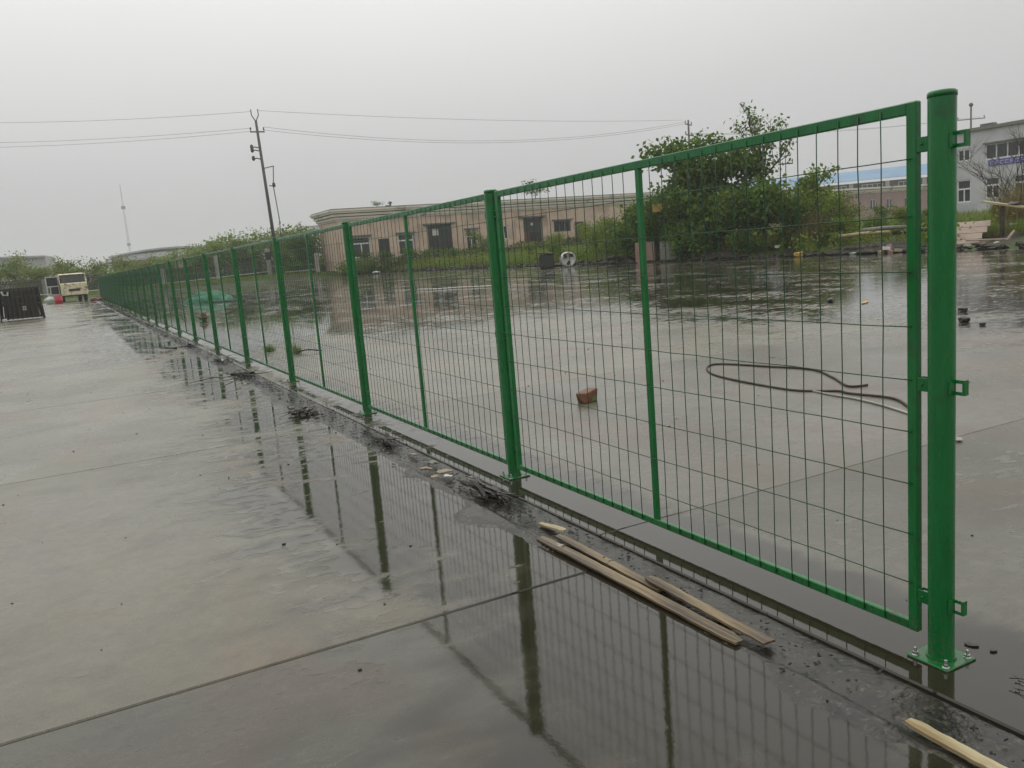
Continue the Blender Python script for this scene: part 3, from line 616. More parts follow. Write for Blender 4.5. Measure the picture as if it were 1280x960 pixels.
# open door swung out to the left
d = MB(); d.box((-.95, 0, .62), (-.88, .04, 2.1)); d.box((-.07, 0, .62), (0, .04, 2.1)); d.box((-.88, 0, 2.02), (-.07, .04, 2.1)); d.box((-.88, 0, 1.28), (-.07, .04, 1.36)); d.box((-.88, 0, .62), (-.07, .04, .70)); d.box((-.70, .0, .72), (-.64, .03, 1.28))
dd = d.build('door', PALEMET, tr, (-1.0, .3, 0), (0, 0, R(10)))
MB().box((-.88, .015, 1.36), (-.07, .025, 2.02)).build('window_pane', GLASS, dd)
MB().box((-.64, .012, .70), (-.07, .03, 1.28)).build('door_panel', DARKIN, dd)

def crate(name, label, pos, w_, d_, h_, n, top=None, rz=0, flare=.0):
    t = thing(name, label, 'crate', pos, rz)
    def sx(z): return 1+flare*(1-z/h_)
    for sxn in (-1, 1):
        for syn in (-1, 1):
            o = MB(); o.tube([(sxn*w_/2*sx(0), syn*d_/2, 0), (sxn*w_/2, syn*d_/2, h_)], .035, 4, smooth=False); o.build('corner_post', BLACK, t)
    for z in (.12, h_*.5, h_*.72, h_-.05):
        k = sx(z)
        for a_, c_ in (((-w_/2*k, -d_/2-.02, z-.035), (w_/2*k, -d_/2+.01, z+.035)), ((-w_/2*k, d_/2-.01, z-.035), (w_/2*k, d_/2+.02, z+.035)), ((-w_/2*k-.01, -d_/2+.01, z-.03), (-w_/2*k+.02, d_/2-.01, z+.03)), ((w_/2*k-.02, -d_/2+.01, z-.03), (w_/2*k+.01, d_/2-.01, z+.03))): MB().box(a_, c_).build('rail', BLACK, t)
    for i in range(n):
        f = (i+.5)/n*2-1
        for yy in (-d_/2, d_/2):
            o = MB(); o.tube([(f*w_/2*sx(0), yy, .06), (f*w_/2, yy, h_-.05)], .022, 4, smooth=False); o.build('slat', BLACK, t)
    for i in range(max(3, n//2)):
        f = (i+.5)/max(3, n//2)*2-1
        for xx in (-1, 1):
            o = MB(); o.tube([(xx*w_/2*sx(0), f*d_/2, .06), (xx*w_/2, f*d_/2, h_-.05)], .022, 4, smooth=False); o.build('slat', BLACK, t)
    MB().box((-w_/2+.08, -d_/2+.08, .08), (w_/2-.08, d_/2-.08, h_*.93)).build('load', DEBRIS, t)
    return t
c1 = crate('slatted_crate', 'black slatted steel crate with a small pale mark on its front', (-4.25, 44.2, 0), 1.5, 1.2, 1.45, 9, flare=.12)
b = MB()
for z in (.55, .63, .71): b.box((-.06, -.655, z-.012), (.10, -.645, z+.012))
b.box((-.045, -.655, .562), (-.025, -.645, .698)); b.box((.045, -.655, .562), (.065, -.645, .698)); b.build('pale_mark', LITTER, c1, (.12, 0, -.1))
b = MB(); b.obox((-.62, -.66, 1.25), (.08, .01, .2), Matrix.Rotation(R(-20), 3, 'Y')); b.obox((-.42, -.66, 1.22), (.06, .01, .17), Matrix.Rotation(R(8), 3, 'Y')); b.box((-.59, -.665, 1.15), (-.44, -.655, 1.19)); b.build('pale_tag', LITTER, c1)
c2 = crate('slatted_crate', 'black slatted crate at the left edge with white sheeting on top', (-5.95, 43.4, 0), 1.5, 1.2, 1.35, 8)
V, F = grid(np.linspace(-.85, .85, 20), np.linspace(-.7, .7, 16), lambda x, y: 1.40+.10*fbm(x*2, y*2)-.12*np.clip(abs(x)-.7, 0, 1)*4)
tag(link('plastic_sheet', npmesh('plastic_sheet', V, F, LITTER, True), None, (-5.95, 43.4, 0)), 'white plastic sheet draped on top of the leftmost crate', 'sheet')
rock('rag', 'crumpled white rag on the ground against the leftmost crate', (-4.95, 43.3, 0), (.25, .2, .16), LITTER, 81, 'rag')
# wheelbarrow-like bundle and the red can
rock('sack', 'pale sack with green print slumped beside the truck', (-3.5, 73.6, .02), (.85, .6, .62), SACK, 83, 'sack', .12, sub=3)
rc = thing('red_can', 'bright red drum standing in front of the pale sack', 'can', (-2.95, 71.9, 0))
b = MB(); b.lathe([(0, 0), (.26, .0), (.28, .03), (.28, .26), (.29, .27), (.29, .29), (.28, .3), (.28, .56), (.25, .62), (0, .62)], 20); b.build('body', RED, rc); MB().lathe([(.05, .62), (.05, .70), (0, .70)], 12).build('cap', RED, rc)
for k, (x, y, s_) in enumerate([(-.55, 71.5, .5), (-.2, 70.2, .4), (.2, 73, .5)]):
    rock('rubble_lump', ['reddish rubble lump right of the truck, nearest the wheel', 'reddish rubble lump on the driveway edge, nearest the camera', 'reddish rubble lump against the far fence end'][k], (x, y, 0), (s_*1.5, s_, s_*.55), DOORR, 90+k, 'rubble', group='reddish rubble beside the truck')

hz_ = np.stack([RS.rand(14000)*40-16, RS.rand(14000)*1.6+92.8, .2+RS.rand(14000)**1.3*1.9], -1)
tag(link('hedge', leaves(hz_, .2, LEAF_B, 'hedge')), 'tangled undergrowth pressed against the back of the picket fence', 'undergrowth', kind='stuff')
# dark picket boundary fence across the far end
bf = thing('picket_fence', 'dark picket boundary fence with pale posts behind the truck', 'fence', (0, 92, 0))
pm = MB(); n = 0
for k in range(44): pm.box((k*.12, -.015, .25), (k*.12+.075, .015, 1.95+.04*(k % 2)))
pm.box((0, .014, .5), (5.2, .04, .56)); pm.box((0, .014, 1.65), (5.2, .04, 1.71)); picket_me = pm.mesh('picket_panel', BLACK)
base_me = MB().box((0, -.1, -.3), (5.2, .1, .25)).mesh('plinth', BARK)  # plinth coloured dark for the shadow band below the greenery
for k in range(-6, 3):
    stuff(link('picket_panel', picket_me, bf, (6.65+5.3*k+.05, 0, .12*max(0, k)+.15))); link('plinth', base_me, bf, (6.65+5.3*k+.05, 0, .12*max(0, k)+.1))
for k in range(-6, 4):
    hh = 2.0 if k < 0 else (2.13, 3.07, 3.4, 3.2)[k]
    MB().bbox((-.22, -.2, -.2), (.22, .2, hh), .03).build('fence_post', CONC if k >= 0 else GREYC, bf, (6.55+5.3*k, 0, 0))
rl = thing('pipe_rail', 'low pale pipe rail running in front of the picket fence', 'rail', (0, 90.4, 0))
b = MB(); b.tube([(-12, 0, .62), (4, 0, .60), (17, 0, 1.0)], .045, 8); b.build('pipe', PALEMET, rl)
for x in range(-11, 17, 4): MB().tube([(x, 0, -.1), (x, 0, .6 if x < 5 else .60+(x-4)*.03)], .035, 6).build('support', BLACK, rl)
gp = thing('junction_post', 'dark box fixed on a pale post near the utility pole', 'post', (16.6, 89.3, 0))
MB().bbox((-.12, -.1, 0), (.12, .1, 2.4), .01).build('post', CONC, gp); MB().bbox((-.3, -.22, 2.2), (.3, .2, 3.0), .03).build('box', BLACK, gp)
g2 = thing('stub_post', 'short pale concrete post left of the pink building', 'post', (21.15, 87.5, 0))
MB().bbox((-.2, -.2, 0), (.2, .2, 2.5), .02).build('shaft', CONC, g2); MB().box((-3.2, -.05, .75), (.0, .05, .87)).build('rail', CONC, g2, (-.21, 0, 0))

# ------------------------------------------------------------------ buildings
def wall_open(b, L, z0, z1, ops, depth=.25, y=0.0, x0=0.0):
    """vertical wall in the xz plane facing -y with openings (xa,xb,za,zb) and reveals"""
    xsn = sorted(set([x0, L]+[v for o_ in ops for v in o_[:2]])); zsn = sorted(set([z0, z1]+[v for o_ in ops for v in o_[2:4]]))
    for i in range(len(xsn)-1):
        for j in range(len(zsn)-1):
            cx, cz = (xsn[i]+xsn[i+1])/2, (zsn[j]+zsn[j+1])/2
            if any(o_[0] < cx < o_[1] and o_[2] < cz < o_[3] for o_ in ops): continue
            b.add([(xsn[i], y, zsn[j]), (xsn[i+1], y, zsn[j]), (xsn[i+1], y, zsn[j+1]), (xsn[i], y, zsn[j+1])], [(0, 1, 2, 3)])
    for xa, xb, za, zb in [o_[:4] for o_ in ops]:
        q = [(xa, y, za), (xb, y, za), (xb, y, zb), (xa, y, zb), (xa, y+depth, za), (xb, y+depth, za), (xb, y+depth, zb), (xa, y+depth, zb)]
        b.add(q, [(0, 4, 5, 1), (1, 5, 6, 2), (2, 6, 7, 3), (3, 7, 4, 0)])
def window(parent, xa, xb, za, zb, y, mull=1, trans=None, fmat=None, glass=None, fw=.10, rot=None):
    b = MB(); b.box((xa, y-.03, za), (xa+fw, y+.04, zb)); b.box((xb-fw, y-.03, za), (xb, y+.04, zb)); b.box((xa+fw, y-.03, za), (xb-fw, y+.04, za+fw)); b.box((xa+fw, y-.03, zb-fw), (xb-fw, y+.04, zb))
    for k in range(1, mull+1):
        xm = xa+(xb-xa)*k/(mull+1); b.box((xm-fw/2, y-.026, za+fw), (xm+fw/2, y+.036, (trans if trans else zb-fw)))
    if trans: b.box((xa+fw, y-.028, trans), (xb-fw, y+.038, trans+fw*1.4))
    o = b.build('window', fmat or WHITE, parent)
    MB().box((xa+.01, y+.045, za+.01), (xb-.01, y+.055, zb-.01)).build('pane', glass or GLASS, o); return o
B1 = thing('workshop_building', 'long single-storey pink tiled workshop with stepped cream cornice', 'building', (22.7, 84.2, 0))
ops = [(1.45, 3.3, 1.66, 3.74), (4.25, 5.4, .8, 3.4), (6.4, 8.15, 1.6, 3.74), (9.8, 12.6, .7, 4.45), (14.3, 15.55, 1.4, 3.7), (18.4, 19.5, 2.4, 3.9), (21.5, 23.9, 1.0, 4.55), (25.5, 27.8, 2.75, 4.0), (28.3, 29.6, .9, 3.75), (32.5, 34.5, 1.6, 3.7), (36.5, 39, .8, 4.4)]
b = MB(); wall_open(b, 44, .2, 5.45, ops)
b.add([(0, 0, .2), (0, 6.6, .2), (0, 6.6, 5.45), (0, 0, 5.45)], [(0, 3, 2, 1)]); b.add([(44, 0, .2), (44, 6.6, .2), (44, 6.6, 5.45), (44, 0, 5.45)], [(0, 1, 2, 3)]); b.add([(0, 6.6, .2), (44, 6.6, .2), (44, 6.6, 5.45), (0, 6.6, 5.45)], [(0, 3, 2, 1)])
b.build('wall', PINK, B1)
for x in (-.02, 8.9, 13.3, 20.4, 24.6, 31.2): MB().box((x, -.09, .2), (x+.55, -.002, 5.44)).build('pilaster', PINK, B1)
b = MB()
for z0, z1, pr in ((5.45, 5.62, .12), (5.622, 5.82, .26), (5.90, 6.12, .42), (6.20, 6.38, .60), (6.382, 6.56, .72)): b.box((-pr, -pr, z0), (44+pr, 6.6+pr, z1))
b.build('cornice', CORN, B1)
b = MB()
for z0, z1, pr in ((5.821, 5.899, .2), (6.121, 6.199, .38)): b.box((-pr, -pr, z0), (44+pr, 6.6+pr, z1))
b.build('cornice_groove', ROOFG, B1)
MB().box((-.6, -.6, 6.565), (44.6, 7.2, 6.66)).build('roof', ROOFG, B1)
window(B1, 1.45, 3.3, 1.66, 3.74, .14, 1, 3.0); window(B1, 6.4, 8.15, 1.6, 3.74, .14, 1, 3.0); window(B1, 14.3, 15.55, 1.4, 3.7, .14, 1, 2.9); window(B1, 18.4, 19.5, 2.4, 3.9, .14, 1)
window(B1, 25.5, 27.8, 2.75, 4.0, .14, 2, None, ROOFG); window(B1, 32.5, 34.5, 1.6, 3.7, .14, 1, 3.0)
for xa, xb, za, zb, mt in ((4.25, 5.4, .8, 3.4, DOORG), (9.8, 12.6, .7, 4.45, DOORG), (28.3, 29.6, .9, 3.75, DOORR), (36.5, 39, .8, 4.4, DOORG)):
    b = MB(); n = int((zb-za)/.16)
    for k in range(n): z = za+k*(zb-za)/n; b.box((xa, .16, z), (xb, .20+.015*(k % 2), z+(zb-za)/n-.012))
    b.box((xa, .215, za), (xb, .23, zb)); b.build('shutter' if xb-xa > 2 else 'door', mt, B1)
g_ = MB().box((21.5, .20, 3.0), (23.9, .24, 4.55)).build('shutter', DOORG, B1); MB().box((21.5, .16, 1.0), (22.3, .20, 2.99)).build('door_leaf', DOORR, B1); MB().box((22.3, .22, 1.0), (23.9, .235, 2.99)).build('door_opening', DARKIN, B1)
MB().box((22.55, .185, 3.7), (22.85, .198, 4.0)).build('sticker', LITTER, g_)
MB().box((10.35, .14, 3.35), (11.1, .158, 4.05)).build('notice', LITTER, B1)
for xa, xb, z in ((9.3, 13.0, 4.52), (21.0, 24.4, 4.62), (1.3, 3.45, 3.8), (6.25, 8.3, 3.8), (14.1, 15.8, 3.76), (25.3, 28, 4.06)): MB().box((xa, -.35, z), (xb, -.003, z+.12)).build('canopy', ROOFG, B1)
MB().tube([(18.9, -.1, .6), (18.9, -.1, 3.1), (18.5, -.1, 3.15)], .05, 6).build('drain_pipe', LITTER, B1)
rv = thing('roof_vent', 'small dark vent standing on the pink workshop roof', 'vent', (29.1, 85.5, 6.66)); MB().lathe([(.10, 0), (.10, .35), (.22, .38), (.22, .5), (0, .62)], 12).build('cowl', ROOFG, rv); MB().box((-.5, -.2, 0), (-.15, .2, .2)).build('base', ROOFG, rv)

B2 = thing('low_building', 'long dull pink building with cream cornice far behind the weeds', 'building', (96, 99.5, 0))
ops = [(10, 13.5, 2.2, 4.2), (24.3, 25.7, 2.75, 4.5), (28.4, 29.9, 2.75, 4.5), (33, 34.4, 2.75, 4.5), (39, 40.4, 2.75, 4.5)]
b = MB(); wall_open(b, 50, .4, 5.55, ops); b.add([(0, 0, .4), (0, 10, .4), (0, 10, 5.55), (0, 0, 5.55)], [(0, 3, 2, 1)]); b.add([(50, 0, .4), (50, 10, .4), (50, 10, 5.55), (50, 0, 5.55)], [(0, 1, 2, 3)]); b.build('wall', PINK2, B2)
b = MB()
for z0, z1, pr in ((5.55, 5.8, .15), (5.802, 6.1, .4), (6.2, 6.5, .7)): b.box((-pr, -pr, z0), (50+pr, 10+pr, z1))
b.build('cornice', CORN, B2); MB().box((-.3, -.3, 6.101), (50.3, 10.3, 6.199)).build('cornice_groove', ROOFG, B2)
for o_ in ops: window(B2, *o_, .14, 1, None, WHITE)

B3 = thing('blue_roofed_shed', 'long dark shed with a blue sheet roof behind everything at right', 'building', (127, 134, 0), math.atan2(-24, 30.4))
b = MB(); b.box((-44, 0, .3), (46, 14, 8.6)); b.build('wall', DOORG, B3)
b = MB(); b.add([(-44.6, -.6, 8.75), (46.6, -.6, 9.25), (46.6, 9, 11.9), (-44.6, 9, 10.5)], [(0, 1, 2, 3)]); b.add([(-44.6, -.6, 8.70), (46.6, -.6, 9.2), (46.6, 9, 11.85), (-44.6, 9, 10.45)], [(3, 2, 1, 0)]); b.build('roof', BLUER, B3)
for k in range(9): MB().box((-16+k*7, -.12, .4), (-15.2+k*7, -.002, 8.6)).build('column', CONC, B3)
for k in range(7): window(B3, -13.5+k*7, -9.5+k*7, 7.0, 8.2, -.06, 3, None, PALEMET)

B4 = thing('white_building', 'pale two-storey building with ribbon windows at the right edge', 'building', (72.5, 52, 0), R(-90))
# local +x runs toward world -y; the facade faces world -x
ops = [(.9, 2.1, 5.9, 6.96), (3.55, 8.6, 5.75, 7.1), (9.4, 14.0, 5.75, 7.1), (.85, 2.2, 2.16, 4.2), (3.6, 4.9, 2.3, 4.15), (6.2, 7.6, 2.3, 4.15), (9.5, 11, 2.3, 4.15)]
b = MB(); wall_open(b, 24, .4, 8.45, ops, .2); b.add([(0, 0, .4), (0, 14, .4), (0, 14, 8.45), (0, 0, 8.45)], [(0, 3, 2, 1)]); b.add([(24, 0, .4), (24, 14, .4), (24, 14, 8.45), (24, 0, 8.45)], [(0, 1, 2, 3)]); b.build('wall', WALLW, B4)
MB().box((-.25, -.25, 8.452), (24.25, 14.25, 8.72)).build('parapet', GREYC, B4)
window(B4, .9, 2.1, 5.9, 6.96, .1, 1); window(B4, 3.55, 8.6, 5.75, 7.1, .1, 4); window(B4, 9.4, 14, 5.75, 7.1, .1, 4); window(B4, .85, 2.2, 2.16, 4.2, .1, 1, 3.3)
for xa, xb in ((3.6, 4.9), (6.2, 7.6), (9.5, 11)): window(B4, xa, xb, 2.3, 4.15, .1, 1, 3.4)
for xa, xb in ((3.5, 8.7), (9.3, 14.1)): MB().box((xa, -.3, 7.12), (xb, -.002, 7.24)).build('window_hood', ROOFG, B4)
bn = MB().box((3.9, -.06, 5.15), (8.7, -.004, 5.68)).build('banner', BLUES, B4)
b = MB(); rs = random.Random(5); x = 4.1
while x < 8.4:
    w_ = rs.uniform(.22, .34); b.box((x, -.075, 5.26), (x+.05, -.062, 5.56)); b.box((x+.051, -.075, 5.50), (x+w_, -.062, 5.56))
    b.box((x+.051, -.075, 5.26+.1*(int(x*7) % 2)), (x+w_, -.062, 5.31+.1*(int(x*7) % 2))); x += w_+.14
b.build('lettering', LITTER, bn)
for k in range(9):
    b = MB(); b.tube([(.95+k*.16, -.05, .9), (.95+k*.16, -.22, 1.25), (.95+k*.16, -.2, 1.55), (.95+k*.16, -.05, 2.05)], .018, 4); b.build('grille_bar', PALEMET, B4)
rt = thing('rooftop_tank', 'small dark cowl on the pale building roof by the far pole', 'vent', (73.5, 48.8, 8.72)); MB().box((-.3, -.6, .1), (.3, .6, .3)).build('hood', ROOFG, rt); MB().box((-.1, -.1, 0), (.1, .1, .1)).build('foot', ROOFG, rt)

# far hazy sheds
def shed(label, x0, y0, L, D_, h, rz, arch=1.5, mt=None, mt2=None):
    t = thing('far_shed', label, 'building', (x0, y0, 0), rz, 'hazy sheds beyond the boundary'); b = MB(); b.box((0, 0, 0), (L, D_, h)); b.build('wall', mt or FARW, t)
    b = MB(); n = 12; vs = []
    for k in range(n+1):
        a = k/n; z = h+.02+arch*math.sin(math.pi*a)
        vs += [(L*a, -1, z), (L*a, D_+1, z), (L*a, -1, z-.5), (L*a, D_+1, z-.5)]
    fs = [f for k in range(n) for f in ((4*k, 4*k+4, 4*k+5, 4*k+1), (4*k, 4*k+2, 4*k+6, 4*k+4), (4*k+2, 4*k+3, 4*k+7, 4*k+6))]
    b.add(vs, fs); b.build('roof', mt2 or FARR, t)
    for k in range(int(L/8)): MB().box((3+k*8, -.1, 2), (6+k*8, -.004, h*.55)).build('loading_door', GREYC, t)
shed('hazy arch-roofed grey shed right of the radio mast', 11.5, 290, 46, 14, 8.6, -.955, 1.1)
shed('hazy low pink-walled shed under the arch-roofed shed', 9.8, 236, 16, 10, 6.0, -.6, .3, PINK2)
shed('hazy flat grey shed at the far left edge', -42, 285, 36, 20, 10.0, -.12, .6, FARR)
shed('hazy tall block between utility pole and pink workshop', 118, 470, 14, 14, 22, 0, .2)

# radio mast
ms = thing('radio_mast', 'thin hazy lattice mast rising left of the arch-roofed shed', 'mast', (23.7, 388, 0))
b = MB()
for k in range(3):
    a = k*2.094; b.tube([(.6*math.cos(a), .6*math.sin(a), 0), (.12*math.cos(a), .12*math.sin(a), 40)], .06, 4)
for k in range(26):
    z = k*1.5; r1 = .6-.48*z/40; a = (k % 3)*2.094; c_ = ((k+1) % 3)*2.094; b.tube([(r1*math.cos(a), r1*math.sin(a), z), (r1*math.cos(c_), r1*math.sin(c_), z+1.5)], .035, 4)
b.build('lattice', FARR, ms); MB().box((-.8, -.3, 30), (.8, .3, 31.2)).build('antenna_panel', FARR, ms); MB().box((-.7, -.3, 15), (.7, .3, 16)).build('antenna_panel', FARR, ms)

# ------------------------------------------------------------------ utility poles and lines
def pole(label, loc, h, arms, lean=(0, 0), r_=.17, extra=False):
    t = thing('utility_pole', label, 'utility pole', loc); t.rotation_euler = (lean[0], lean[1], 0)
    MB().tube([(0, 0, -.3), (0, 0, h)], [r_, r_*.62], 12).build('shaft', POLEM, t)
    for z, L, ang in arms:
        o = MB(); c, s_ = math.cos(ang), math.sin(ang); o.obox((c*0, 0, z), (L, .1, .12), Matrix.Rotation(ang, 3, 'Z')); a = o.build('crossarm', POLEM, t)
        for f in (-.46, .46):
            i_ = MB(); i_.lathe([(.03, 0), (.03, .1), (.09, .12), (.05, .18), (.09, .22), (.05, .28), (.07, .34), (0, .4)], 8, (f*L*c, f*L*s_, z+.07)); i_.build('insulator', POLEM, a)
    return t
p1 = pole('tall leaning utility pole left of the pink workshop, the nearest pole', (17.3, 88.2, 0), 16.0, [(14.9, 1.5, .2)], (R(-.2), R(-1.6)), .2)
o = MB()
for s_ in (-1, 1): o.tube([(0, 0, 15.9), (s_*.34, 0, 16.5), (s_*.34, 0, 17.1)], .05, 6)
o.build('top_bracket', POLEM, p1)
for z, s_ in ((13.3, -1), (12.2, -1), (13.0, -1)):
    o = MB(); o.tube([(0, 0, z), (s_*.5, 0, z+.15), (s_*.9, 0, z)], .06, 6); o.lathe([(.05, 0), (.16, .1), (.16, .4), (.05, .5)], 8, (s_*.8, 0, z-.1)); o.build('switch', POLEM, p1)
o = MB(); o.tube([(0, 0, 11.3), (1.1, 0, 11.5)], .05, 6); o.tube([(1.05, 0, 11.5), (.75, 0, 9.5), (.85, 0, 6), (.5, 0, 2), (.25, 0, .5)], .05, 6); o.tube([(.35, 0, 9.6), (.8, 0, 9.5)], .05, 6); o.build('cable_run', POLEM, p1)
o = MB(); o.lathe([(0, 0), (.16, .05), (.16, .4), (0, .5)], 8, (.82, 0, 9.4)); o.build('cable_box', POLEM, p1)
p2 = pole('distant utility pole with crossarms behind the big green bush', (75.8, 92.8, 0), 16.6, [(16.0, 2.4, .5), (14.6, 2.4, .5), (12.4, 3.4, .5), (11.2, 2.6, .5)], (0, R(.3)), .2)
p3 = pole('distant cross-shaped utility pole behind the pale building roof', (124.8, 84.6, 0), 17.0, [(15.2, 4.2, -.6)], (0, 0), .2)
o = MB(); o.lathe([(.05, 0), (.3, .2), (.3, .5), (0, .7)], 8, (0, 0, 17)); o.build('top_insulator', POLEM, p3)
p4 = pole('slim utility pole between the big bush and the shrubs', (64.5, 64.5, 0), 8.4, [(7.6, 1.5, -.5)], (0, 0), .07)
def wire(label, a, b_, sag, rad=.035, grp=None):
    P = [Vector(a).lerp(Vector(b_), k/20)-Vector((0, 0, sag*4*(k/20)*(1-k/20))) for k in range(21)]; o = MB(); o.tube(P, rad, 4); return tag(o.build('power_line', WIREM), label, 'cable', grp)
T1 = (17.0, 88.5); g_ = 'overhead power lines'
wire('topmost power line left of the leaning pole', (T1[0]-.5, T1[1], 16.9), (-26, 131, 23.5), .8, .014, g_)
wire('middle power line left of the leaning pole', (T1[0]-.6, T1[1], 15.3), (-26, 131, 20.9), .8, .014, g_)
wire('lowest power line left of the leaning pole', (T1[0]-.6, T1[1], 15.0), (-26, 131.5, 20.3), .8, .014, g_)
wire('topmost power line between leaning pole and bush pole', (T1[0]+.3, T1[1], 17.0), (75.0, 92.8, 16.6), .5, .014, g_)
wire('middle power line between leaning pole and bush pole', (T1[0]+.6, T1[1], 15.4), (75.0, 92.4, 16.3), 1.9, .014, g_)
wire('lowest power line between leaning pole and bush pole', (T1[0]+.6, T1[1], 15.1), (76.5, 93.4, 16.3), 1.9, .014, g_)
wire('power line between bush pole and cross-shaped pole', (76.8, 93.2, 14.8), (123.3, 85.2, 15.4), .8, .014, g_)
wire('second power line between bush pole and cross-shaped pole', (74.8, 92.4, 14.8), (126.3, 84.0, 15.5), .8, .014, g_)

# ------------------------------------------------------------------ trees and bushes
def tree_mesh(h, rad, nlimb, leaf, nleaf, mt, seed, base=.15, shape=(1, 1, 1), clump=.35, upw=1.0, sparse_top=0):
    """returns trunk mesh, crown mesh"""
    rs = random.Random(seed); b = MB(); tips = []
    def grow(p, d, l, r_, lev):
        pts = [p]; dd = d.copy()
        for k in range(4):
            dd = (dd+Vector((rs.gauss(0, .13), rs.gauss(0, .13), .06*upw))).normalized(); pts.append(pts[-1]+dd*l/4)
        b.tube(pts, [r_*(1-.15*k) for k in range(5)], 6 if lev == 0 else 4, cap=False)
        if lev >= 1:
            for q in pts[2:]: tips.append((q, lev))
        if lev < 3:
            for k in range({0: nlimb, 1: 4, 2: 3}[lev]):
                t = rs.uniform(.35, 1) if lev else rs.uniform(base, 1); i = min(3, int(t*4)); q = pts[i].lerp(pts[i+1], t*4-i)
                a = rs.uniform(0, 6.28); nd = (dd*.55+Vector((math.cos(a)*rad/h*2.2, math.sin(a)*rad/h*2.2, rs.uniform(-.1, .5)*upw))).normalized()
                grow(q, nd, l*rs.uniform(.45, .62), r_*.5, lev+1)
    grow(Vector((0, 0, 0)), Vector((0, 0, 1)), h*.72, h*.022, 0)
    T = np.array([tuple(q) for q, _ in tips]); lv = np.array([l_ for _, l_ in tips])
    idx = RS.choice(len(T), nleaf, p=(lv**1.5)/np.sum(lv**1.5)); P = T[idx]+RS.normal(size=(nleaf, 3)).clip(-1.5, 1.5)*np.array([1, 1, .8])*clump
    P = P*np.array(shape); P = P[P[:, 2] > .15]
    for i in range(len(b.v)): b.v[i] = (b.v[i][0]*shape[0], b.v[i][1]*shape[1], b.v[i][2]*shape[2])
    return b.mesh('trunk', BARK), leaves(P, leaf, mt, 'crown')
def put_tree(name, label, cat, meshes, loc, sc=1, rz=0, group=None):
    t = thing(name, label, cat, loc, rz, group); t.scale = (sc, sc, sc) if not isinstance(sc, tuple) else sc
    link('trunk', meshes[0], t); link('crown', meshes[1], t); return t
gz = lambda x, y: float(ground_z(x, y))
# the big bush: several stems
big = [((28.6, 36.2), 5.6, 2.2, 13000, 1), ((27.9, 38.6), 4.0, 1.9, 8500, 2), ((29.6, 34.0), 5.0, 1.9, 7000, 3), ((28.4, 32.6), 3.3, 1.8, 6500, 5), ((27.9, 35.6), 3.0, 1.8, 6500, 6)]
BL = ['tallest central tree of the dense green thicket', 'left tree of the thicket leaning over the pink blocks', 'right tree of the thicket with thin twigs above the fence rail', 'low rounded tree at the right foot of the thicket', 'low leafy tree at the front foot of the thicket']
for ((x, y), h, rd, n_, sd), lb in zip(big, BL):
    mm = tree_mesh(h, rd, 9, .235, int(n_*.72), LEAF_T, sd, .08, clump=.40)
    put_tree('broadleaf_tree', lb, 'tree', mm, (x, y, gz(x, y)-.1), group='trees of the big green thicket')
mm = tree_mesh(6.6, 1.3, 6, .2, 800, LEAF_T, 9, .5, clump=.2); put_tree('sapling', 'sparse tall sapling poking highest above the fence rail', 'tree', mm, (31.3, 34.0, gz(31.3, 34.0)), .93)
# bushes left of and under the thicket, and along the yard edge
bm_ = [tree_mesh(2.4, 1.3, 8, .13, 2600, LEAF_B, 20+k, .0, clump=.28) for k in range(3)]
bd_ = [tree_mesh(2.4, 1.3, 8, .13, 2600, LEAF_T, 30+k, .0, clump=.28) for k in range(2)]
spots = [(27.9, 41.5, 1.25, 1), (28.2, 44.0, 1.0, 0), (29.5, 47, 1.0, 0), (30.2, 43.2, 1.35, 0), (31.5, 50, .9, 0), (29.0, 52, .7, 0), (30.6, 31.0, .95, 0), (29.3, 30.3, .85, 1), (31.0, 29.0, .85, 0), (32.4, 31.2, 1.0, 0), (29.7, 28.2, .6, 0), (33.5, 28.5, .7, 1), (34.5, 26.5, .5, 1), (27.9, 34.2, 1.1, 1), (28.3, 37.4, 1.15, 1), (28.0, 32.0, .8, 1), (28.2, 39.8, 1.1, 1), (27.8, 36.8, .8, 1),
         (31.5, 25.3, .55, 0), (36.5, 27, .5, 0), (38.5, 25.5, .45, 0), (41, 26, .5, 1), (36, 22.4, .6, 0), (34.0, 19.5, .75, 1), (37, 20.5, 1.0, 0),
         (25.2, 83.0, .95, 1), (27.2, 82.7, .7, 1), (29.0, 82.4, .8, 0), (24.0, 82.2, .6, 0), (31, 81.2, .5, 0), (33.5, 80.2, .45, 0), (29.5, 62, .45, 0), (30.5, 58, .5, 0), (31, 67, .5, 0), (30, 72, .5, 1), (37.5, 81.8, 1.15, 0), (39.2, 82, .8, 0), (46.0, 82, .8, 0), (50.5, 82, 1.0, 0), (53.6, 81.5, .9, 1)]
ORD = 'first second third fourth fifth sixth seventh eighth ninth tenth eleventh twelfth thirteenth fourteenth fifteenth sixteenth seventeenth eighteenth nineteenth twentieth twenty-first twenty-second twenty-third twenty-fourth'.split()
def zone(x, y): return 'against the pink workshop front' if y > 79 else 'on the yard edge left of the drum' if y > 45 else 'at the foot of the green thicket' if y > 31.5 else 'right of the green thicket' if y > 27.2 else 'near the rubble at right'
spots.sort(key=lambda q: math.atan2(q[0]+2.38, q[1])); zc = {}
for k, (x, y, s_, dk) in enumerate(spots):
    src = (bd_ if dk else bm_); zn = zone(x, y); zc[zn] = zc.get(zn, 0)+1
    put_tree('shrub', ('dark' if dk else 'yellow-green')+' leafy shrub '+zn+', '+ORD[zc[zn]-1]+' from the left there', 'shrub', src[k % len(src)], (x, y, gz(x, y)-.05), (s_, s_, s_*random.uniform(.85, 1.1)), random.random()*6, 'shrubs along the yard edge')
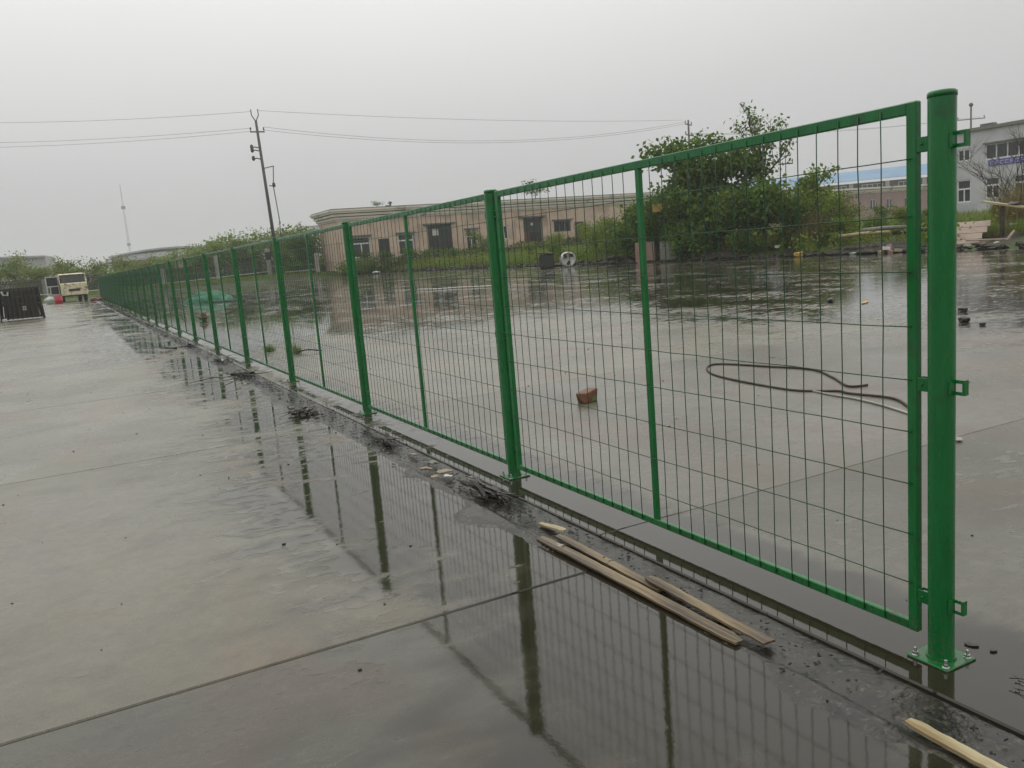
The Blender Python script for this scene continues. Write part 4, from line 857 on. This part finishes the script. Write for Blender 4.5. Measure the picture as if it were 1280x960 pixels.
# slender shrub right of the thicket
mm = tree_mesh(3.1, .7, 6, .19, 1300, LEAF_B, 51, .35, clump=.2); put_tree('shrub', 'upright bright shrub with loose top right of the thicket', 'shrub', mm, (31.4, 30.4, gz(31.4, 30.4)))
# dark shrubs left of the pink building
for k, (x, y, s_) in enumerate([(20.2, 90.2, 1.6), (18.9, 88.6, 1.1), (21.6, 91.2, 1.75), (19.4, 90.9, 1.2)]):
    put_tree('shrub', ['dense dark shrub beside the pink building corner', 'low dark shrub at the foot of the leaning pole', 'tallest dark shrub against the pink building side', 'dark shrub in front of the last boundary post'][k], 'shrub', bd_[k % 2], (x, y, .1), (s_, s_, s_), k)
# pale trees beyond the picket fence
fm = [tree_mesh(4.5, 2.2, 8, .26, 1700, LEAF_L, 60+k, .1, clump=.5) for k in range(3)]; fd = [tree_mesh(4.5, 2.2, 8, .26, 1700, LEAF_B, 70+k, .1, clump=.5) for k in range(2)]
LB = ['pale yellow-green tree beyond the picket fence', 'mid-green tree beyond the picket fence']
ft = [(-16, 100, .8, 1), (-12, 104, .95, 0), (-9, 99, .72, 1), (-6.5, 103, .95, 0), (-4.5, 98, .66, 1), (-3.0, 106, .85, 1), (-1.0, 101, .62, 1), (.6, 105, .75, 1), (2.3, 101, .66, 0), (4.2, 105, .8, 1), (5.5, 100, .62, 1), (7.2, 103, .75, 0), (9.0, 106, .9, 0), (10.6, 101, .85, 0), (12.4, 104, 1.05, 0), (14.0, 101, 1.1, 0), (15.6, 105, 1.15, 0), (17.0, 101, 1.1, 0), (18.8, 105, 1.15, 0), (20.8, 101, 1.1, 0), (22.4, 106, 1.15, 1), (24.5, 104, 1.2, 1)]
ft.sort(key=lambda q: math.atan2(q[0]+2.38, q[1]))
for k, (x, y, s_, dk) in enumerate(ft):
    put_tree('far_tree', LB[dk]+', '+ORD[k]+' from the left in the row', 'tree', (fd if dk else fm)[k % 2], (x, y, .1), s_, random.random()*6, 'trees beyond the picket fence')
rp = tree_mesh(2.2, 1.3, 6, .22, 420, LEAF_T, 80, .2, clump=.3); put_tree('roof_plant', 'wild sapling growing on the pink workshop roof', 'plant', rp, (48.0, 87.5, 6.66), (1.3, 1.3, .85)); 
put_tree('roof_plant', 'low weeds growing on the roof edge near the vent', 'plant', rp, (27.6, 85.3, 6.66), (.5, .5, .25))
# bare shrub on the right
def bare(name, label, pos, h, n, seed):
    rs = random.Random(seed); b = MB()
    def g(p, d, l, r_, lev):
        pts = [p]; dd = d.copy()
        for k in range(4): dd = (dd+Vector((rs.gauss(0, .16), rs.gauss(0, .16), .05))).normalized(); pts.append(pts[-1]+dd*l/4)
        b.tube(pts, [r_*(1-.18*k) for k in range(5)], 4, cap=False)
        if lev < 3:
            for k in range(4): t = rs.uniform(.3, 1); i = min(3, int(t*4)); a = rs.uniform(0, 6.28); g(pts[i], (dd+Vector((math.cos(a), math.sin(a), rs.uniform(-.3, .5)))*.7).normalized(), l*.55, r_*.55, lev+1)
    for k in range(n): a = rs.uniform(0, 6.28); g(Vector((rs.gauss(0, .15), rs.gauss(0, .15), 0)), Vector((math.cos(a)*.45, math.sin(a)*.45, 1)).normalized(), h*.62, .03, 0)
    return tag(b.build(name, BARK, None, pos), label, 'shrub')
bare('bare_shrub', 'leafless brown shrub in front of the pale building', (34.2, 22.2, gz(34.2, 22.2)), 5.2, 8, 3)
tuft('reed_clump', 'tall dry brown reeds under the leafless shrub', (34.4, 21.8, gz(34.4, 21.8)), 1.2, 1.7, 1500, REED, .025, 'reeds', lean=.9)
tuft('reed_clump', 'tan bamboo-like reeds right of the thicket', (30.0, 29.6, gz(30, 29.6)), .8, 1.5, 900, REED, .03, 'reeds', lean=.5)
# grass and weeds along the edge: uncountable
n = 60000; y = RS.rand(n)*66+16; x = 26.9+np.abs(RS.normal(size=n))*4.0; ok = fbm(x*.55, y*.55) > .42; x = x[ok]; y = y[ok]
n2 = 16000; x = np.concatenate([x, RS.rand(n2)*34+20]); y = np.concatenate([y, 82.3+RS.rand(n2)*1.9-.0]); k_ = ~((x > 22.3) & (y > 84.0)) & (y < 84.1); x, y = x[k_], y[k_]
k_ = ~((x > 26.5) & (x < 31.3) & (y > 17.6) & (y < 22.3)); x, y = x[k_], y[k_]
P = np.stack([x, y, ground_z(x, y)-.02], -1); P = P[(P[:, 2] > .08)]
tag(link('weeds', blades(P, .42, .035, GRASS, 'weeds', .6)), 'rough green weeds and grass along the yard edge', 'weeds', kind='stuff')
n = 26000; x = RS.rand(n)*60+30; y = RS.rand(n)*70+12; P = np.stack([x, y, ground_z(x, y)-.02], -1)
P = P[~((P[:, 0] > 72) & (P[:, 1] < 53))]
tag(link('rough_grass', blades(P, .5, .06, GRASS, 'rough_grass', .6)), 'rough grass on the waste ground behind the yard edge', 'grass', kind='stuff')
n = 9000; x = RS.rand(n)*34-14; y = RS.rand(n)*6+85; P = np.stack([x, y, ground_z(x, y)-.02], -1)
tag(link('verge_grass', blades(P, .25, .05, GRASS, 'verge_grass', .6)), 'short verge grass in front of the picket fence', 'grass', kind='stuff')

n = 15000; y = RS.rand(n)*60+21; x = 27.8+np.abs(RS.normal(size=n))*2.6; ok = (fbm(x*.8+9, y*.4) > .47) & (x < 36); P = np.stack([x, y, ground_z(x, y)-.02], -1)[ok]
tag(link('tall_weeds', leaves(P+np.stack([0*P[:, 0], 0*P[:, 0], RS.rand(len(P))**.7*(.35+.9*fbm(P[:, 0], P[:, 1]))], -1), .15, LEAF_B, 'tall_weeds')), 'knee-high leafy weeds massed along the far yard edge', 'weeds', kind='stuff')
n = 7000; x = RS.rand(n)*36+22; y = 82.4+RS.rand(n)*1.6; P = np.stack([x, y, ground_z(x, y)+RS.rand(n)**.8*(.5+1.3*fbm(x*.6, y))], -1)
tag(link('wall_weeds', leaves(P, .24, LEAF_B, 'wall_weeds')), 'leafy weeds growing against the foot of the pink workshop', 'weeds', kind='stuff')

tuft('weed_clump', 'green weeds growing behind the leaning board panel', (30.6, 21.4, gz(30.6, 21.4)), .9, .5, 700, GRASS, .03, 'weeds')
tuft('weed_clump', 'green weeds growing among the roots at the right edge', (30.3, 18.9, gz(30.3, 18.9)), .9, .5, 700, GRASS, .03, 'weeds')

# ------------------------------------------------------------------ rubble on the yard edge
rs = random.Random(17); import bmesh
b = MB()
for i in range(900):
    y = rs.uniform(17, 80); x = 26.7+1.1*(float(fbm(y*.12, 3.0))-.5)*2-.3+abs(rs.gauss(.3, .7)); s_ = rs.uniform(.06, .24)
    M_ = Matrix.Rotation(rs.uniform(0, 6), 3, 'Z') @ Matrix.Rotation(rs.gauss(0, .5), 3, 'X')
    b.obox((x, y, max(0, gz(x, y))+s_*.1), (s_, s_*rs.uniform(.4, 1.6), s_*rs.uniform(.3, .8)), M_)
tag(b.build('rubble', CHIP), 'dark broken rubble and clods strewn along the yard edge', 'rubble', kind='stuff')
for k, (x, y, sx, sy, sz, lb) in enumerate([(26.6, 47.6, 1.6, 2.4, .35, 'dark mud mound left of the tipped drum'), (27.3, 42.3, 1.8, 2.8, .55, 'dark mud mound right of the tipped drum'), (27.4, 33.2, 1.6, 3.2, .55, 'black mud mound under the thicket'), (27.9, 24.2, 1.8, 4.4, .5, 'dark earth mound behind the pile of bricks'), (30.6, 18.6, 3.0, 2.4, .5, 'dark earth mound behind the leaning boards')]):
    rock('mud_mound', lb, (x, y, -.12), (sx, sy, sz), SOILD, 120+k, 'mound', .24, sub=5)
pb = thing('waste_blocks', 'pinkish square-edged block standing at the edge of the wet yard', 'block', (27.0, 38.95, 0), R(-48)); MB().bbox((-.55, -.45, -.1), (.55, .45, 1.12), .03).build('block', PINKC, pb)
for k in range(4): MB().box((-.5+k*.28, -.462, .02), (-.5+k*.28+.04, -.451, 1.08)).build('rib', PINKC, pb)
pb = thing('waste_blocks', 'greenish grey block beside the pinkish block under the thicket', 'block', (27.4, 37.35, 0), R(-52)); MB().bbox((-.45, -.45, -.1), (.45, .45, 1.05), .03).build('block', GREYC, pb)
MB().bbox((-.46, -.47, 1.051), (.46, .46, 1.10), .01).build('lid', GREYC, pb)
sg = thing('yellow_board', 'small faded yellow board hanging in the thicket above the blocks', 'board', (26.5, 36.9, 2.7), R(-35)); MB().bbox((-.38, -.02, 0), (.38, .02, .42), .005).build('board', YEL, sg); MB().box((-.03, .021, -.6), (.03, .05, .5)).build('stake', BARK, sg)
# tipped drum
dr = thing('tipped_drum', 'dirty white drum tipped on its side on the far yard', 'drum', (25.0, 44.4, 0), R(-38))
b = MB(); pr = [(0, 0), (.42, 0), (.45, .03), (.45, .05), (.43, .08), (.43, .34), (.45, .37), (.43, .40), (.43, .66), (.45, .69), (.45, .72), (.40, .75)]
b.lathe(pr, 24); bd = b.build('shell', LITTER, dr, (0, .35, .45), (R(90), 0, R(15)))
b = MB(); b.lathe([(0, .70), (.40, .72), (.40, .751)], 24); b.build('end_lid', LITTER, bd)
for k in range(3): MB().obox((.15-.18*k, .22*(-1)**k, .765), (.26, .17, .01), Matrix.Rotation(k, 3, 'Z')).build('tar_patch', DEBRIS, bd)
bx = thing('black_crate', 'battered black box standing behind the white drum', 'box', (24.3, 45.6, 0), R(-30)); b = MB(); b.bbox((-.45, -.4, 0), (.45, .4, .85), .06); b.build('body', BLACK, bx); MB().obox((0, 0, .9), (1.15, .9, .07), Matrix.Rotation(R(6), 3, 'Y')).build('lid', BLACK, bx)
rock('stone', 'pale stone at the left edge of the far yard weeds', (23.6, 76.2, .02), (.7, .5, .3), CONC, 131, 'stone')
rock('stone', 'yellowish flat stone at the water edge right of the thicket', (26.7, 27.4, .0), (.5, .35, .25), YEL, 132, 'stone')
rock('rag', 'white rag caught in weeds right of the thicket', (28.6, 30.5, gz(28.6, 30.5)+.15), (.35, .3, .16), LITTER, 133, 'rag')
rock('rag', 'pale blue plastic scrap at the water edge below the logs', (26.9, 24.6, .0), (.5, .3, .1), SACK, 134, 'rag')
for k, (x, y, z, lb) in enumerate([(26.6, 23.0, .0, 'lower left reddish brick of the loose brick pile'), (26.75, 22.75, .0, 'lower right brick of the loose brick pile'), (26.68, 22.85, .13, 'topmost pale brick of the loose brick pile'), (26.9, 22.5, .02, 'outlying brick right of the loose brick pile'), (26.9, 22.85, .22, 'brick leaning at the back of the loose brick pile')]):
    b = MB(); b.bbox((-.15, -.08, 0), (.15, .08, .13), .008); tag(b.build('loose_brick', [TAN, PINKC, LITTER, TAN, PINKC][k], None, (x, y, z), (.1*k, -.1, k*.9)), lb, 'brick', 'bricks in the loose pile')
# logs / poles lying on the bank
def bpole(name, label, a, c_, r_, mt, cat='log', group=None):
    b = MB(); b.tube([a, tuple((a[i]+c_[i])/2+(0, 0, .03)[i] for i in range(3)), c_], [r_, r_*.95, r_*.8], 10); return tag(b.build(name, mt), label, cat, group)
bpole('log', 'pale yellow log lying on the weedy bank, front of the two', (28.0, 26.3, .75), (28.9, 24.4, .80), .085, PALEWOOD)
bpole('log', 'grey log lying behind the pale yellow log', (29.2, 26.2, .92), (30.0, 24.4, .95), .10, GREYC)
bpole('log', 'black log lying across the bank beside the end stile', (29.6, 24.8, .72), (30.1, 21.9, .82), .10, DEBRIS)
# slab of four boards leaning on the bank
lb_ = thing('board_panel', 'weathered panel of four boards leaning on the bank at right', 'board', (28.25, 21.0, .10), R(-60))
b0 = Matrix.Rotation(R(29), 3, 'X')
for k in range(4):
    b = MB(); b.obox(b0 @ Vector((.03*(-1)**k+.12*k, .18+k*.46, 0)), (1.55+.06*(k % 2), .43, .05), b0); b.build('board', GREYWOOD, lb_)
for x in (-.5, .75):
    b = MB(); b.obox(b0 @ Vector((x, .85, -.06)), (.09, 1.9, .06), b0); b.build('batten', BARK, lb_)
for k, (x, y, rz, lbn) in enumerate([(28.35, 20.55, .8, 'lowest split board under the leaning board panel'), (28.6, 20.2, .55, 'second split board under the leaning board panel'), (28.9, 19.9, 1.1, 'crooked split board under the leaning board panel')]):
    b = MB(); b.bbox((-.9, -.1, 0), (.9, .1, .05), .006); tag(b.build('split_board', GREYWOOD if k else BARK, None, (x, y, .10+.07*k), (R(3), R(2*k-2), -rz)), lbn, 'board', 'split boards under the panel')
def thickboard(name, label, a, c_, wd, th, mt, cat='board'):
    a = Vector(a); c_ = Vector(c_); d = (c_-a); L = d.length; q = d.to_track_quat('X', 'Z').to_matrix(); b = MB(); b.obox((a+c_)/2, (L, wd, th), q); return tag(b.build(name, mt), label, cat)
thickboard('long_plank', 'long pale plank resting high across the weeds at right', (30.0, 21.0, 1.72), (30.1, 18.3, 1.14), .32, .07, PALEWOOD, 'plank')
thickboard('trestle_leg', 'dark post propping the long pale plank', (30.1, 20.3, .2), (30.15, 20.3, 1.5), .12, .12, BARK, 'post')
thickboard('trestle_leg', 'dark post propping the plank near the frame edge', (30.2, 18.9, .2), (30.2, 18.9, 1.2), .12, .12, BARK, 'post')
rock('rubber_bundle', 'dark bundle lying on top of the long pale plank', (30.1, 19.85, 1.46), (.35, .55, .18), DEBRIS, 140, 'bundle')
thickboard('pale_pole', 'thin pale pole lying above the roots at right', (30.4, 20.2, .78), (30.9, 18.2, .74), .05, .05, LITTER, 'pole')
for k, (a, c_, lbn) in enumerate([((28.7, 19.35, .0), (29.1, 19.2, .55), 'grey root leaning left at the yard edge'), ((28.9, 18.5, .05), (29.4, 18.95, .6), 'pale root leaning right at the yard edge'), ((28.7, 18.35, .0), (28.8, 18.5, .5), 'short brown root stub at the right frame edge')]):
    bpole('root', lbn, a, c_, .06, GREYWOOD if k < 2 else BARK, 'root', 'roots at the yard edge')
for k in range(5):
    rock('stone', ['grey stone under the split boards', 'rusty stone right of the split boards', 'grey stone between the roots', 'dark stone at the far right yard edge', 'brown stone below the thin pale pole'][k], (28.0+.2*k, 20.3-.45*k, 0), (.4, .3, .22), [GREYC, DOORR, CONC, DEBRIS, BARK][k], 150+k, 'stone')

# patch and scratches by the end post
flake('mortar_patch', 'black tar spot on pale mortar right of the end post base', (.148, 1.665, .001), (.026, .05, .0015), .3, DEBRIS, seed=160)
flake('mortar_patch', 'small tar spot farther right of the end post base', (.165, 1.600, .001), (.016, .026, .0015), 1, DEBRIS, seed=161)
twigs('scratch_twigs', 'thin black twigs stuck on the slab at the right edge', (.02, 1.46, .003), 4, .12, .0016, 'twigs', seed=33, dirn=-1.3, spread=.4)

# ------------------------------------------------------------------ haze
hb = MB().box((-1600, -1600, -1.3), (1600, 1600, 48)); hm = bpy.data.materials.new('haze'); hm.use_nodes = True; t = hm.node_tree; t.nodes.remove(t.nodes['Principled BSDF'])
pv = N(t, 'ShaderNodeVolumePrincipled'); pv.inputs['Color'].default_value = (.97, .975, .98, 1); pv.inputs['Density'].default_value = .0008; pv.inputs['Anisotropy'].default_value = .2
t.links.new(pv.outputs[0], t.nodes['Material Output'].inputs['Volume'])
stuff(hb.build('haze', hm))
